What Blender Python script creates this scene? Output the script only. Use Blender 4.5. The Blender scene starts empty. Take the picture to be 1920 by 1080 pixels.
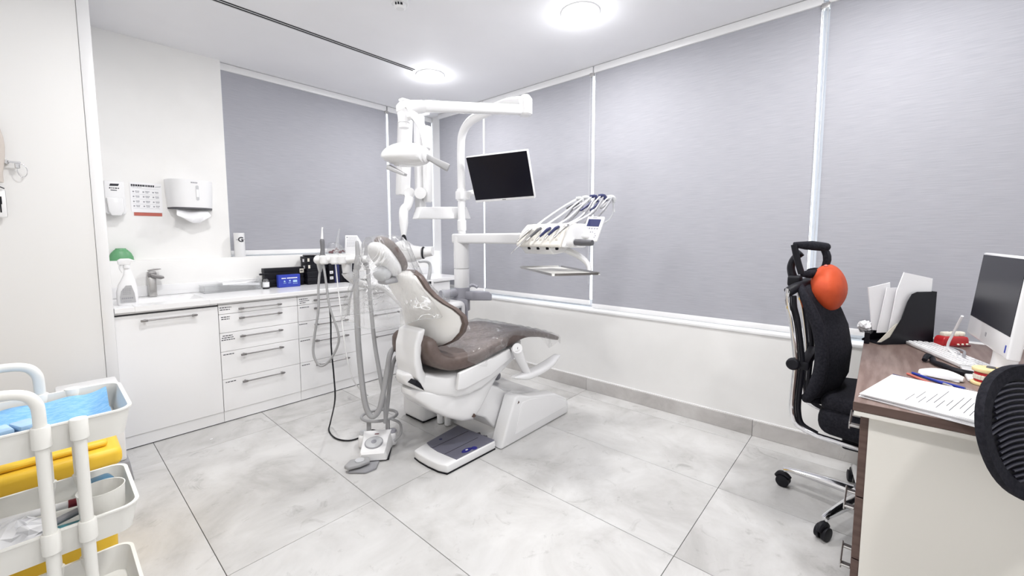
import bpy, bmesh, math, random
from mathutils import Vector, Matrix
random.seed(7)
C = bpy.context.scene.collection
SC = bpy.context.scene

# ------------------------------------------------------------------ camera
YAW, PIT, ROL = math.radians(41.49948), math.radians(4.71719), math.radians(0.11299)
fw = Vector((math.cos(YAW)*math.cos(PIT), math.sin(YAW)*math.cos(PIT), -math.sin(PIT)))
rt = Vector((math.sin(YAW), -math.cos(YAW), 0)); dn = fw.cross(rt)
rt, dn = rt*math.cos(ROL)+dn*math.sin(ROL), -rt*math.sin(ROL)+dn*math.cos(ROL)
cam = bpy.data.cameras.new('camera'); cam.sensor_width = 36; cam.lens = 779.715/1920*36
cam.shift_y = -30.706/1920; cam.clip_start = 0.02
camo = bpy.data.objects.new('camera', cam); C.objects.link(camo)
m = Matrix.Identity(4)
for i in range(3):
    m[i][0] = rt[i]; m[i][1] = -dn[i]; m[i][2] = -fw[i]
m[2][3] = 1.25
camo.matrix_world = m
SC.camera = camo

# ------------------------------------------------------------------ world, exposure
w = bpy.data.worlds.new('daylight'); SC.world = w; w.use_nodes = True
w.node_tree.nodes['Background'].inputs[0].default_value = (0.93, 0.96, 1.0, 1)
w.node_tree.nodes['Background'].inputs[1].default_value = 3.6
SC.view_settings.view_transform = 'Standard'
SC.view_settings.look = 'None'
SC.view_settings.gamma = 1
SC.view_settings.use_curve_mapping = False
SC.view_settings.exposure = 0.0
LIGHT_W = 15.8          # watts of each ceiling downlight

# ------------------------------------------------------------------ materials
MATS = {}
def mat(name, col, rough=0.5, metal=0.0, emit=None, es=0, trans=0, ior=1.45, spec=0.5, coat=0, alpha=1):
    mm = bpy.data.materials.new(name); mm.use_nodes = True
    b = mm.node_tree.nodes['Principled BSDF']
    b.inputs['Base Color'].default_value = (*col, 1)
    b.inputs['Roughness'].default_value = rough
    b.inputs['Metallic'].default_value = metal
    b.inputs['IOR'].default_value = ior
    b.inputs['Specular IOR Level'].default_value = spec
    b.inputs['Transmission Weight'].default_value = trans
    b.inputs['Coat Weight'].default_value = coat
    if emit: b.inputs['Emission Color'].default_value = (*emit, 1); b.inputs['Emission Strength'].default_value = es
    MATS[name] = mm
    return mm
def noise_mat(name, c0, c1, scale=5, detail=6, rough=0.5, stretch=(1,1,1), lo=0.4, hi=0.6, bump=0, bscale=None, metal=0, coat=0, spec=0.5):
    """two-tone noise over object coordinates, with optional fine relief"""
    mm = mat(name, c0, rough, metal, coat=coat, spec=spec); nt = mm.node_tree; N = nt.nodes; L = nt.links
    tc = N.new('ShaderNodeTexCoord'); mp = N.new('ShaderNodeMapping'); mp.inputs['Scale'].default_value = stretch
    L.new(tc.outputs['Object'], mp.inputs['Vector'])
    nz = N.new('ShaderNodeTexNoise'); nz.inputs['Scale'].default_value = scale; nz.inputs['Detail'].default_value = detail
    L.new(mp.outputs['Vector'], nz.inputs['Vector'])
    cr = N.new('ShaderNodeValToRGB'); cr.color_ramp.elements[0].position = lo; cr.color_ramp.elements[1].position = hi
    cr.color_ramp.elements[0].color = (*c0, 1); cr.color_ramp.elements[1].color = (*c1, 1)
    L.new(nz.outputs['Fac'], cr.inputs['Fac']); L.new(cr.outputs['Color'], N['Principled BSDF'].inputs['Base Color'])
    if bump:
        n2 = N.new('ShaderNodeTexNoise'); n2.inputs['Scale'].default_value = bscale or scale*4; n2.inputs['Detail'].default_value = 4
        L.new(mp.outputs['Vector'], n2.inputs['Vector'])
        bp = N.new('ShaderNodeBump'); bp.inputs['Strength'].default_value = bump; bp.inputs['Distance'].default_value = 0.002
        L.new(n2.outputs['Fac'], bp.inputs['Height']); L.new(bp.outputs['Normal'], N['Principled BSDF'].inputs['Normal'])
    return mm

noise_mat('wall_paint', (.84,.835,.825), (.87,.865,.855), 3, rough=.6, bump=.05, bscale=60)
noise_mat('ceiling_paint', (.87,.87,.895), (.89,.89,.915), 2, rough=.7)
mat('grout', (.10,.10,.10), .9)
mat('gloss_white', (.83,.83,.84), .22, coat=.3)
mat('cupboard_white', (.79,.785,.78), .45)
mat('plastic_white', (.83,.83,.84), .3)
mat('satin_white', (.89,.89,.90), .4)
mat('worktop_white', (.87,.87,.88), .22)
mat('cream', (.80,.775,.72), .45)
mat('shell_white', (.86,.85,.83), .3)
mat('offwhite', (.80,.79,.75), .4)
mat('light_grey', (.55,.56,.58), .4)
mat('mid_grey', (.30,.30,.32), .45)
mat('unit_grey', (.33,.33,.37), .4)
mat('dark_grey', (.10,.10,.11), .5)
mat('hose_grey', (.36,.36,.37), .45)
mat('syringe_grey', (.16,.16,.17), .45)
mat('hose_light', (.42,.42,.43), .4)
mat('black', (.007,.007,.011), .5, spec=.3)
mat('black_gloss', (.006,.006,.011), .2)
mat('screen', (.004,.004,.010), .3, spec=.3)
noise_mat('black_fabric', (.010,.010,.015), (.018,.018,.024), 120, rough=.85, bump=.3, bscale=500, spec=.2)
mat('chrome', (.80,.80,.82), .12, 1)
mat('steel', (.52,.51,.50), .32, 1)
mat('handle_steel', (.30,.29,.29), .38, 1)
mat('rib_grey', (.035,.035,.05), .4)
mat('navy', (.02,.025,.10), .45)
mat('blue_print', (.035,.06,.42), .3)
mat('lettering_white', (.9,.9,.92), .5)
mat('ink', (.03,.03,.04), .6)
mat('ink_grey', (.30,.30,.33), .6)
mat('paper', (.88,.88,.90), .7)
mat('paper_cream', (.72,.69,.60), .7)
noise_mat('leather_brown', (.115,.085,.075), (.135,.10,.09), 40, rough=.42, bump=.15, bscale=300)
noise_mat('walnut', (.17,.115,.10), (.24,.175,.155), 5, rough=.42, stretch=(1.0,9,9), bump=.05)
noise_mat('walnut_edge', (.085,.05,.042), (.12,.075,.062), 6, rough=.45, stretch=(9,1,9))
noise_mat('orange', (.50,.068,.022), (.58,.085,.028), 14, rough=.58, bump=.3, bscale=40, spec=.3)
mat('red', (.50,.02,.025), .35)
mat('dark_red', (.16,.012,.02), .4)
mat('brick_red', (.50,.13,.10), .6)
mat('tooth', (.86,.82,.70), .3)
mat('plaster_yellow', (.83,.68,.36), .45)
mat('green', (.13,.35,.17), .35)
mat('yellow', (.86,.55,.045), .4)
mat('sticker_yellow', (.93,.80,.18), .5)
noise_mat('blue_pad', (.20,.46,.78), (.30,.56,.86), 60, rough=.75, stretch=(1,6,1), bump=.5, bscale=220)
mat('packet_blue', (.42,.62,.84), .4)
mat('teal', (.10,.36,.42), .4)
mat('petrol', (.035,.13,.22), .4)
mat('cobalt', (.01,.03,.30), .35)
mat('purple', (.10,.02,.30), .4)
mat('glow', (1,1,1), .5, emit=(1,1,1), es=14)
mat('footplate_blue', (.155,.155,.20), .45)
mat('sticker_blue', (.02,.02,.20), .4)
mat('beige_cloth', (.55,.50,.46), .8)
mat('spray_label', (.42,.42,.43), .5)

# floor porcelain: pale marble clouding, different on every tile
def tile_mat(name, c0, c1, c2):
    mm = mat(name, c1, .27); nt = mm.node_tree; N = nt.nodes; L = nt.links
    tc = N.new('ShaderNodeTexCoord'); oi = N.new('ShaderNodeObjectInfo')
    cm = N.new('ShaderNodeCombineXYZ'); mu = N.new('ShaderNodeMath'); mu.operation = 'MULTIPLY'; mu.inputs[1].default_value = 37
    L.new(oi.outputs['Random'], mu.inputs[0]); L.new(mu.outputs[0], cm.inputs[2])
    ad = N.new('ShaderNodeVectorMath'); ad.operation = 'ADD'
    L.new(tc.outputs['Object'], ad.inputs[0]); L.new(cm.outputs[0], ad.inputs[1])
    n1 = N.new('ShaderNodeTexNoise'); n1.inputs['Scale'].default_value = 2.6; n1.inputs['Detail'].default_value = 9; n1.inputs['Roughness'].default_value = .62; n1.inputs['Distortion'].default_value = .5
    L.new(ad.outputs[0], n1.inputs['Vector'])
    cr = N.new('ShaderNodeValToRGB'); e = cr.color_ramp.elements
    e[0].position = .30; e[0].color = (*c0, 1); e[1].position = .62; e[1].color = (*c2, 1)
    k = e.new(.47); k.color = (*c1, 1)
    L.new(n1.outputs['Fac'], cr.inputs['Fac'])
    n2 = N.new('ShaderNodeTexNoise'); n2.inputs['Scale'].default_value = 7; n2.inputs['Detail'].default_value = 12; n2.inputs['Roughness'].default_value = .7; n2.inputs['Distortion'].default_value = 1.6
    L.new(ad.outputs[0], n2.inputs['Vector'])
    c2r = N.new('ShaderNodeValToRGB'); g = c2r.color_ramp.elements
    g[0].position = .29; g[0].color = (.55,.54,.53,1); g[1].position = .42; g[1].color = (1,1,1,1)
    L.new(n2.outputs['Fac'], c2r.inputs['Fac'])
    mx = N.new('ShaderNodeMix'); mx.data_type = 'RGBA'; mx.blend_type = 'MULTIPLY'; mx.inputs[0].default_value = .55
    L.new(cr.outputs['Color'], mx.inputs[6]); L.new(c2r.outputs['Color'], mx.inputs[7])
    L.new(mx.outputs[2], N['Principled BSDF'].inputs['Base Color'])
    return mm
tile_mat('floor_tile', (.43,.42,.41), (.555,.548,.54), (.63,.625,.62))
tile_mat('skirting_tile', (.40,.385,.375), (.53,.51,.50), (.61,.595,.585))

# woven blind fabric: streaky weave
def blind_mat():
    mm = mat('blind_fabric', (.45,.45,.48), .85); nt = mm.node_tree; N = nt.nodes; L = nt.links
    tc = N.new('ShaderNodeTexCoord'); mp = N.new('ShaderNodeMapping'); mp.inputs['Scale'].default_value = (4,4,110)
    L.new(tc.outputs['Object'], mp.inputs['Vector'])
    nz = N.new('ShaderNodeTexNoise'); nz.inputs['Scale'].default_value = 2.2; nz.inputs['Detail'].default_value = 5
    L.new(mp.outputs['Vector'], nz.inputs['Vector'])
    cr = N.new('ShaderNodeValToRGB'); e = cr.color_ramp.elements
    e[0].position = .3; e[0].color = (.400,.400,.440,1); e[1].position = .7; e[1].color = (.475,.475,.510,1)
    L.new(nz.outputs['Fac'], cr.inputs['Fac'])
    b = N['Principled BSDF']; L.new(cr.outputs['Color'], b.inputs['Base Color'])
    bp = N.new('ShaderNodeBump'); bp.inputs['Strength'].default_value = .25; bp.inputs['Distance'].default_value = .002
    L.new(nz.outputs['Fac'], bp.inputs['Height']); L.new(bp.outputs['Normal'], b.inputs['Normal'])
    b.inputs['Specular IOR Level'].default_value = .15
    tl = N.new('ShaderNodeBsdfTranslucent'); tl.inputs[0].default_value = (.62,.63,.68,1)
    mx = N.new('ShaderNodeMixShader'); mx.inputs[0].default_value = .16
    L.new(b.outputs[0], mx.inputs[1]); L.new(tl.outputs[0], mx.inputs[2]); L.new(mx.outputs[0], N['Material Output'].inputs[0])
blind_mat()

def clear_mat(name, tint, gloss=.12, rough=.08, bump=0, bscale=30, haze=0.0, crease=0):
    """thin clear plastic: mostly see-through, with a glossy skin and a little milky haze"""
    mm = bpy.data.materials.new(name); mm.use_nodes = True; nt = mm.node_tree; N = nt.nodes; L = nt.links
    N.remove(N['Principled BSDF']); out = N['Material Output']
    tr = N.new('ShaderNodeBsdfTransparent'); tr.inputs[0].default_value = (*tint, 1)
    gl = N.new('ShaderNodeBsdfGlossy'); gl.inputs['Roughness'].default_value = rough
    df = N.new('ShaderNodeBsdfDiffuse'); df.inputs[0].default_value = (.85,.85,.86,1)
    fr = N.new('ShaderNodeLayerWeight'); fr.inputs[0].default_value = .5
    pw = N.new('ShaderNodeMath'); pw.operation = 'POWER'; pw.inputs[1].default_value = 4; L.new(fr.outputs['Facing'], pw.inputs[0])
    ma = N.new('ShaderNodeMath'); ma.operation = 'MULTIPLY_ADD'; ma.inputs[1].default_value = .8; ma.inputs[2].default_value = gloss; ma.use_clamp = True
    L.new(pw.outputs[0], ma.inputs[0])
    mh = N.new('ShaderNodeMixShader'); mh.inputs[0].default_value = haze
    L.new(tr.outputs[0], mh.inputs[1]); L.new(df.outputs[0], mh.inputs[2])
    mx = N.new('ShaderNodeMixShader'); L.new(ma.outputs[0], mx.inputs[0]); L.new(mh.outputs[0], mx.inputs[1]); L.new(gl.outputs[0], mx.inputs[2])
    L.new(mx.outputs[0], out.inputs[0])
    if bump:
        tc = N.new('ShaderNodeTexCoord'); nz = N.new('ShaderNodeTexNoise'); nz.inputs['Scale'].default_value = bscale; nz.inputs['Detail'].default_value = 5; nz.inputs['Distortion'].default_value = 1.2
        L.new(tc.outputs['Object'], nz.inputs['Vector'])
        bp = N.new('ShaderNodeBump'); bp.inputs['Strength'].default_value = bump; bp.inputs['Distance'].default_value = .02
        L.new(nz.outputs['Fac'], bp.inputs['Height'])
        for s in (gl, fr): L.new(bp.outputs['Normal'], s.inputs['Normal'])
        if crease:      # whitened fold lines, doubling as painted streak highlights on the crumpled film
            n3 = N.new('ShaderNodeTexNoise'); n3.inputs['Scale'].default_value = bscale*.11; n3.inputs['Detail'].default_value = 3; n3.inputs['Distortion'].default_value = 2.0
            L.new(tc.outputs['Object'], n3.inputs['Vector'])
            cr = N.new('ShaderNodeValToRGB'); e = cr.color_ramp.elements; e[0].position = .486; e[0].color = (0,0,0,1); e[1].position = .514; e[1].color = (0,0,0,1)
            k = e.new(.5); k.color = (1,1,1,1); L.new(n3.outputs['Fac'], cr.inputs['Fac'])
            n4 = N.new('ShaderNodeTexNoise'); n4.inputs['Scale'].default_value = bscale*.16; L.new(tc.outputs['Object'], n4.inputs['Vector'])
            c4 = N.new('ShaderNodeValToRGB'); c4.color_ramp.elements[0].position = .48; c4.color_ramp.elements[1].position = .62; L.new(n4.outputs['Fac'], c4.inputs['Fac'])
            m1 = N.new('ShaderNodeMath'); m1.operation = 'MULTIPLY'; L.new(cr.outputs['Color'], m1.inputs[0]); L.new(c4.outputs['Color'], m1.inputs[1])
            m2 = N.new('ShaderNodeMath'); m2.operation = 'MULTIPLY_ADD'; m2.inputs[1].default_value = crease; m2.inputs[2].default_value = haze; L.new(m1.outputs[0], m2.inputs[0]); L.new(m2.outputs[0], mh.inputs[0])
    MATS[name] = mm
clear_mat('clear_film', (.98,.98,.98), .075, .10, .8, 34, .045, .8)
clear_mat('clear_plastic', (.95,.955,.96), .05, .05, haze=.12)
clear_mat('window_glass', (.95,.97,.97), .02, .01)

# ------------------------------------------------------------------ mesh helpers
class B:
    def __init__(self): self.bm = bmesh.new()
    def _merge(self, t):
        me = bpy.data.meshes.new('t'); t.to_mesh(me); t.free(); self.bm.from_mesh(me); bpy.data.meshes.remove(me)
    def box(self, x0, x1, y0, y1, z0, z1, bev=0, seg=2, rot=None, piv=None):
        t = bmesh.new(); bmesh.ops.create_cube(t, size=1)
        bmesh.ops.scale(t, vec=(abs(x1-x0), abs(y1-y0), abs(z1-z0)), verts=t.verts)
        if bev: bmesh.ops.bevel(t, geom=t.edges[:], offset=bev, segments=seg, affect='EDGES', profile=.5)
        bmesh.ops.translate(t, vec=((x0+x1)/2, (y0+y1)/2, (z0+z1)/2), verts=t.verts)
        if rot is not None: bmesh.ops.rotate(t, cent=piv or ((x0+x1)/2, (y0+y1)/2, (z0+z1)/2), matrix=rot, verts=t.verts)
        self._merge(t); return self
    def prism(self, pts, axis, a, b, bev=0, seg=2):
        """polygon pts (2D) extruded along axis from a to b. axis x: pts=(y,z); y: (x,z); z: (x,y)"""
        def mk(p, v): return (v, p[0], p[1]) if axis == 'x' else (p[0], v, p[1]) if axis == 'y' else (p[0], p[1], v)
        t = bmesh.new(); va = [t.verts.new(mk(p, a)) for p in pts]; vb = [t.verts.new(mk(p, b)) for p in pts]; n = len(pts)
        t.faces.new(va); t.faces.new(vb[::-1])
        for i in range(n): t.faces.new((va[i], vb[i], vb[(i+1) % n], va[(i+1) % n]))
        bmesh.ops.recalc_face_normals(t, faces=t.faces)
        if bev: bmesh.ops.bevel(t, geom=t.edges[:], offset=bev, segments=seg, affect='EDGES', profile=.5, clamp_overlap=True)
        self._merge(t); return self
    def loft(self, rings, cap=True, closed=True):
        t = bmesh.new(); R = [[t.verts.new(p) for p in r] for r in rings]; n = len(R[0])
        for a, b in zip(R, R[1:]):
            for i in range(n if closed else n-1):
                t.faces.new((a[i], a[(i+1) % n], b[(i+1) % n], b[i]))
        if cap and closed: t.faces.new(R[0][::-1]); t.faces.new(R[-1])
        bmesh.ops.recalc_face_normals(t, faces=t.faces); self._merge(t); return self
    def tube(self, pts, r, n=10, smooth=6, cap=True, flat=1.0):
        pts = [Vector(p) for p in pts]; rs = r if isinstance(r, (list, tuple)) else [r]*len(pts)
        if smooth and len(pts) > 2:
            P = []; RR = []
            for i in range(len(pts)-1):
                p0 = pts[max(i-1, 0)]; p1 = pts[i]; p2 = pts[i+1]; p3 = pts[min(i+2, len(pts)-1)]
                for k in range(smooth):
                    u = k/smooth; u2 = u*u; u3 = u2*u
                    P.append(.5*((2*p1)+(-p0+p2)*u+(2*p0-5*p1+4*p2-p3)*u2+(-p0+3*p1-3*p2+p3)*u3)); RR.append(rs[i]+(rs[i+1]-rs[i])*u)
            P.append(pts[-1]); RR.append(rs[-1]); pts, rs = P, RR
        rings = []; up = None
        for i, p in enumerate(pts):
            d = (pts[min(i+1, len(pts)-1)]-pts[max(i-1, 0)]).normalized()
            if up is None:
                up = Vector((0, 0, 1)) if abs(d.z) < .9 else Vector((1, 0, 0))
            s = d.cross(up).normalized(); up = s.cross(d).normalized()
            rings.append([p+(s*math.cos(2*math.pi*k/n)+up*math.sin(2*math.pi*k/n)*flat)*rs[i] for k in range(n)])
        return self.loft(rings, cap)
    def cyl(self, p0, p1, r0, r1=None, n=20): return self.tube([p0, p1], [r0, r0 if r1 is None else r1], n, 0)
    def lathe(self, c, prof, n=24, cap=True, sx=1, sy=1):
        rings = [[(c[0]+r*sx*math.cos(2*math.pi*k/n), c[1]+r*sy*math.sin(2*math.pi*k/n), c[2]+z) for k in range(n)] for r, z in prof]
        return self.loft(rings, cap)
    def ball(self, c, rx, ry=None, rz=None, u=20, v=12):
        t = bmesh.new(); bmesh.ops.create_uvsphere(t, u_segments=u, v_segments=v, radius=1)
        bmesh.ops.scale(t, vec=(rx, ry or rx, rz or rx), verts=t.verts); bmesh.ops.translate(t, vec=c, verts=t.verts)
        self._merge(t); return self
    def quad(self, a, b, c, d):
        v = [self.bm.verts.new(p) for p in (a, b, c, d)]; self.bm.faces.new(v); return self
    def xf(self, M): bmesh.ops.transform(self.bm, matrix=M, verts=self.bm.verts); return self
    def move(self, v): bmesh.ops.translate(self.bm, vec=v, verts=self.bm.verts); return self

WM = {}          # world matrix of each thing / part, so that parts are written in room coordinates
def _world(o):
    return WM.get(o.name, Matrix.Identity(4))
def obj(name, b, material, parent=None, local=False, smooth=30, label=None):
    bm = b.bm
    if parent is not None and not local: bmesh.ops.transform(bm, matrix=_world(parent).inverted(), verts=bm.verts)
    me = bpy.data.meshes.new(name); bm.to_mesh(me); bm.free()
    me.materials.append(MATS[material])
    if smooth:
        me.shade_smooth(); me.set_sharp_from_angle(angle=math.radians(smooth))
    o = bpy.data.objects.new(name, me); C.objects.link(o)
    if parent is not None: o.parent = parent; WM[o.name] = _world(parent)
    if label: o['label'] = label
    return o
def tag(o, label, cat, group=None):
    o['label'] = label; o['category'] = cat
    if group: o['group'] = group
    return o
def thing(name, label, cat, loc=(0, 0, 0), rotz=0, group=None):
    o = bpy.data.objects.new(name, None); C.objects.link(o); o.empty_display_size = .05
    o.location = loc; o.rotation_euler = (0, 0, rotz); WM[o.name] = Matrix.Translation(loc) @ Matrix.Rotation(rotz, 4, 'Z')
    return tag(o, label, cat, group)
def solo(name, b, material, label, cat, loc, group=None, smooth=30):
    """a thing that is one mesh; written in room coordinates, origin put at loc"""
    b.move((-loc[0], -loc[1], -loc[2])); o = obj(name, b, material, None, smooth=smooth); o.location = loc
    WM[o.name] = Matrix.Translation(loc)
    return tag(o, label, cat, group)
def struct(name, b, material, parent=None, smooth=30):
    o = obj(name, b, material, parent, smooth=smooth); o['kind'] = 'structure'; return o
def share(src, name, loc, parent, rot=(0, 0, 0)):
    o = bpy.data.objects.new(name, src.data); C.objects.link(o); o.parent = parent; o.location = loc; o.rotation_euler = rot
    return o
def RX(a): return Matrix.Rotation(math.radians(a), 4, 'X')
def RY(a): return Matrix.Rotation(math.radians(a), 4, 'Y')
def RZ(a): return Matrix.Rotation(math.radians(a), 4, 'Z')
def Tr(v): return Matrix.Translation(v)
def text_bm(s, size, depth=.0006, bold=False):
    cu = bpy.data.curves.new('t', 'FONT'); cu.body = s; cu.size = size; cu.extrude = depth; cu.align_x = 'CENTER'; cu.align_y = 'CENTER'
    if bold: cu.offset = size*.03
    cu.resolution_u = 3
    o = bpy.data.objects.new('t', cu); C.objects.link(o); bpy.context.view_layer.update()
    me = bpy.data.meshes.new_from_object(o.evaluated_get(bpy.context.evaluated_depsgraph_get()))
    b = B(); b.bm.from_mesh(me); bpy.data.objects.remove(o); bpy.data.curves.remove(cu); bpy.data.meshes.remove(me)
    return b
def strokes(b, x0, x1, y, z, h, rnd, wmin=.006, wmax=.016, gap=.003, t=.0006):
    """a line of print too small to read: dashes on a face looking to -Y"""
    x = x0
    while x < x1-.003:
        ww = min(rnd.uniform(wmin, wmax), x1-x); b.box(x, x+ww, y-t, y, z-h/2, z+h/2); x += ww+gap

# ================================================================== ROOM
XL, XR, YF, YB, ZC = -1.4, 2.91, -1.9, 3.77, 2.60
fl = struct('floor', B().box(XL-.1, 3.25, YF-.1, 4.05, -.10, -.004), 'grout')
xs = [.38+.5955*k for k in range(-3, 6)]; ys = [.544+1.2055*k for k in range(-3, 4)]
xs = [XL]+[x for x in xs if XL < x < XR-.02]+[XR]; ys = [YF]+[y for y in ys if YF < y < YB-.02]+[YB]
for x0, x1 in zip(xs, xs[1:]):
    for y0, y1 in zip(ys, ys[1:]):
        g = .0013
        cx, cy = (x0+x1)/2, (y0+y1)/2
        o = obj('floor_tile', B().box(x0+g-cx, x1-g-cx, y0+g-cy, y1-g-cy, -.012, 0, .0006, 1), 'floor_tile', fl, local=True)
        o.location = (cx, cy, 0)
struct('ceiling', B().box(XL-.1, 3.25, YF-.1, 4.05, ZC, ZC+.12), 'ceiling_paint')
struct('wall_left', B().box(XL-.12, XL, YF, 4.0, 0, ZC), 'wall_paint')
struct('wall_front', B().box(XL-.12, 3.2, YF-.12, YF, 0, ZC), 'wall_paint')
wb = B(); wb.box(XL, .992, 3.85, 4.02, 0, ZC); wb.box(XL, 3.2, YB, 4.02, 0, 1.10, .004, 2)
struct('wall_back', wb, 'wall_paint')
struct('wall_right', B().box(XR, 3.2, YF, YB+.2, 0, .645), 'wall_paint')
struct('trim_1', B().box(XR-.006, 3.16, YF, YB, .645, .664, .003, 2), 'gloss_white')       # window sill, right wall
struct('trim_2', B().box(3.03, 3.2, 3.735, 4.02, .664, ZC), 'gloss_white')                  # white corner post
bb = struct('baseboard_right', B().box(XR-.006, XR, YF, 3.3, 0, .106, .001, 1), 'gloss_white')
by = [y for y in [.544+1.2055*k for k in range(-2, 3)]]; by = [YF]+[y for y in by if YF < y < 3.27]+[3.27]
for y0, y1 in zip(by, by[1:]):
    o = obj('skirting_tile', B().box(-.006, .006, (y0-y1)/2+.0012, (y1-y0)/2-.0012, 0, .100, .001, 1), 'skirting_tile', bb, local=True)
    o.location = (XR-.010, (y0+y1)/2, .0005)

# ---- windows behind the blinds
def window(name, axis, spans, lo, hi, z0, z1, plane):
    """frame rails and posts with a pane in every bay. axis 'x': window lies along X at Y=plane; 'y': along Y at X=plane"""
    def bx(a0, a1, d0, d1, zz0, zz1, bev=.003):
        return B().box(a0, a1, plane+d0, plane+d1, zz0, zz1, bev, 1) if axis == 'x' else B().box(plane+d0, plane+d1, a0, a1, zz0, zz1, bev, 1)
    r = bx(lo, hi, 0, .06, z0, z0+.055); r2_ = bx(lo, hi, 0, .06, z1-.05, z1)
    r._merge(r2_.bm)
    wobj = struct(name, r, 'gloss_white')
    for p in spans:
        obj('window_post', bx(p-.022, p+.022, .002, .058, z0+.055, z1-.05), 'gloss_white', wobj)
    edges = [lo]+list(spans)+[hi]
    for a, b_ in zip(edges, edges[1:]):
        obj('window_pane', bx(a+.02, b_-.02, .028, .034, z0+.05, z1-.045, 0), 'window_glass', wobj)
window('window_1', 'x', [1.72, 2.455], .995, 3.03, 1.10, ZC, 3.945)
window('window_2', 'y', [.296, -1.25], YF, 3.735, .664, ZC, 3.085)

# ---- roller blinds
def blind(label, axis, a0, a1, plane, zhem, hem=.036, chain=None, grp='grey roller blinds'):
    c = (a0+a1)/2
    t = thing('roller_blind', label, 'blind', (c, plane, zhem) if axis == 'x' else (plane, c, zhem), group=grp)
    def bx(lo, hi, d0, d1, z0, z1, bev=0):
        return B().box(lo, hi, plane+d0, plane+d1, z0, z1, bev, 2) if axis == 'x' else B().box(plane+d0, plane+d1, lo, hi, z0, z1, bev, 2)
    obj('cassette', bx(a0-.008, a1+.008, -.012, .055, 2.545, 2.598, .005), 'plastic_white', t)
    obj('fabric', bx(a0, a1, .0, .0025, zhem+hem, 2.55), 'blind_fabric', t)
    obj('hem_bar', bx(a0, a1, -.006, .009, zhem, zhem+hem, .002), 'gloss_white', t)
    if chain is not None:
        b = B()
        if axis == 'y':
            for d in (0, .022):
                b.tube([(plane-.012, chain+d, 2.53), (plane-.012, chain+d+.004, 1.7), (plane-.012, chain+d, .86)], .0022, 6, 4)
        else:
            for d in (0, .022):
                b.tube([(chain+d, plane-.012, 2.53), (chain+d+.003, plane-.012, 1.9), (chain+d, plane-.012, 1.25)], .0022, 6, 4)
        obj('chain', b, 'light_grey', t)
        k = B(); k.box(plane-.016, plane+.02, chain-.008, chain+.03, 2.52, 2.55, .003) if axis == 'y' else k.box(chain-.008, chain+.03, plane-.016, plane+.02, 2.52, 2.55, .003)
        obj('bracket', k, 'steel', t)
blind('wide grey roller blind above the counter, beside the paper towel dispenser', 'x', 1.004, 2.437, 3.895, 1.112, chain=2.436)
blind('narrow grey roller blind over the counter in the room corner behind the x-ray arm', 'x', 2.465, 3.02, 3.895, 1.112)
blind('narrow grey roller blind right of the room corner, behind the white unit column', 'y', 3.033, 3.715, 2.995, .690)
blind('grey roller blind behind the wall-mounted screen and instrument console', 'y', 1.789, 3.013, 2.995, .690, chain=1.776)
blind('wide grey roller blind between the instrument console and the black office chair', 'y', .318, 1.764, 2.995, .667, chain=.288)
blind('grey roller blind behind the desk and its computer', 'y', -1.20, .278, 2.995, .700)

# ---- ceiling fittings
def downlight(x, y, label):
    t = thing('ceiling_light', label, 'light', (x, y, ZC), group='round ceiling downlights')
    obj('ring', B().lathe((x, y, ZC), [(.118, 0), (.118, -.003), (.114, -.006), (.106, -.006), (.106, 0)], 40), 'gloss_white', t)
    obj('diffuser', B().lathe((x, y, ZC), [(.107, -.001), (.107, -.007), (.05, -.0085), (.002, -.0085)], 40), 'glow', t)
    l = bpy.data.lights.new('downlight', 'AREA'); l.shape = 'DISK'; l.size = .19; l.energy = LIGHT_W; l.color = (1, .985, .97)
    lo = bpy.data.objects.new('lamp', l); C.objects.link(lo); lo.parent = t; lo.location = (0, 0, -.012)
    l = bpy.data.lights.new('ceiling_halo_fill', 'POINT'); l.shadow_soft_size = .05; l.energy = LIGHT_W*.20; l.color = (.97, .98, 1)  # extra point lamp added below the flush fitting to brighten the ceiling around it
    lo = bpy.data.objects.new('halo_fill', l); C.objects.link(lo); lo.parent = t; lo.location = (0, 0, -.075)
downlight(2.236, 2.880, 'round white ceiling light at the end of the air slot')
downlight(2.240, 1.428, 'round white ceiling light above the instrument console, nearer the camera')
downlight(.62, 2.15, 'round white ceiling light over the sink counter, just out of view')
downlight(.62, .72, 'round white ceiling light over the trolley, out of view')
downlight(2.240, -.02, 'round white ceiling light over the desk, out of view')
downlight(.62, -.75, 'round white ceiling light behind the camera, out of view')
t = thing('ceiling_air_slot', 'long linear air slot with two black gaps in the white ceiling', 'vent', (1.30, 2.90, ZC))
obj('frame', B().box(.5, 2.10, 2.872, 2.932, ZC-.003, ZC+.0, .001, 1), 'gloss_white', t)
for yy in (2.884, 2.910): obj('slot', B().box(.51, 2.083, yy-.0065, yy+.0065, ZC-.0045, ZC-.0015), 'black', t)
t = thing('smoke_detector', 'small round white smoke detector on the ceiling', 'detector', (1.452, 2.14, ZC))
obj('base', B().lathe((1.452, 2.14, ZC), [(.050, 0), (.050, -.014), (.044, -.018), (.001, -.018)], 28), 'plastic_white', t)
obj('chamber', B().lathe((1.452, 2.14, ZC), [(.036, -.016), (.034, -.034), (.022, -.042), (.001, -.042)], 24), 'plastic_white', t)
for a in (200, 225, 250):
    p = Vector((1.452+.034*math.cos(math.radians(a)), 2.14+.034*math.sin(math.radians(a)), ZC-.027))
    obj('vent', B().box(p.x-.006, p.x+.006, p.y-.003, p.y+.003, p.z-.006, p.z+.006), 'black', t)

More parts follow.
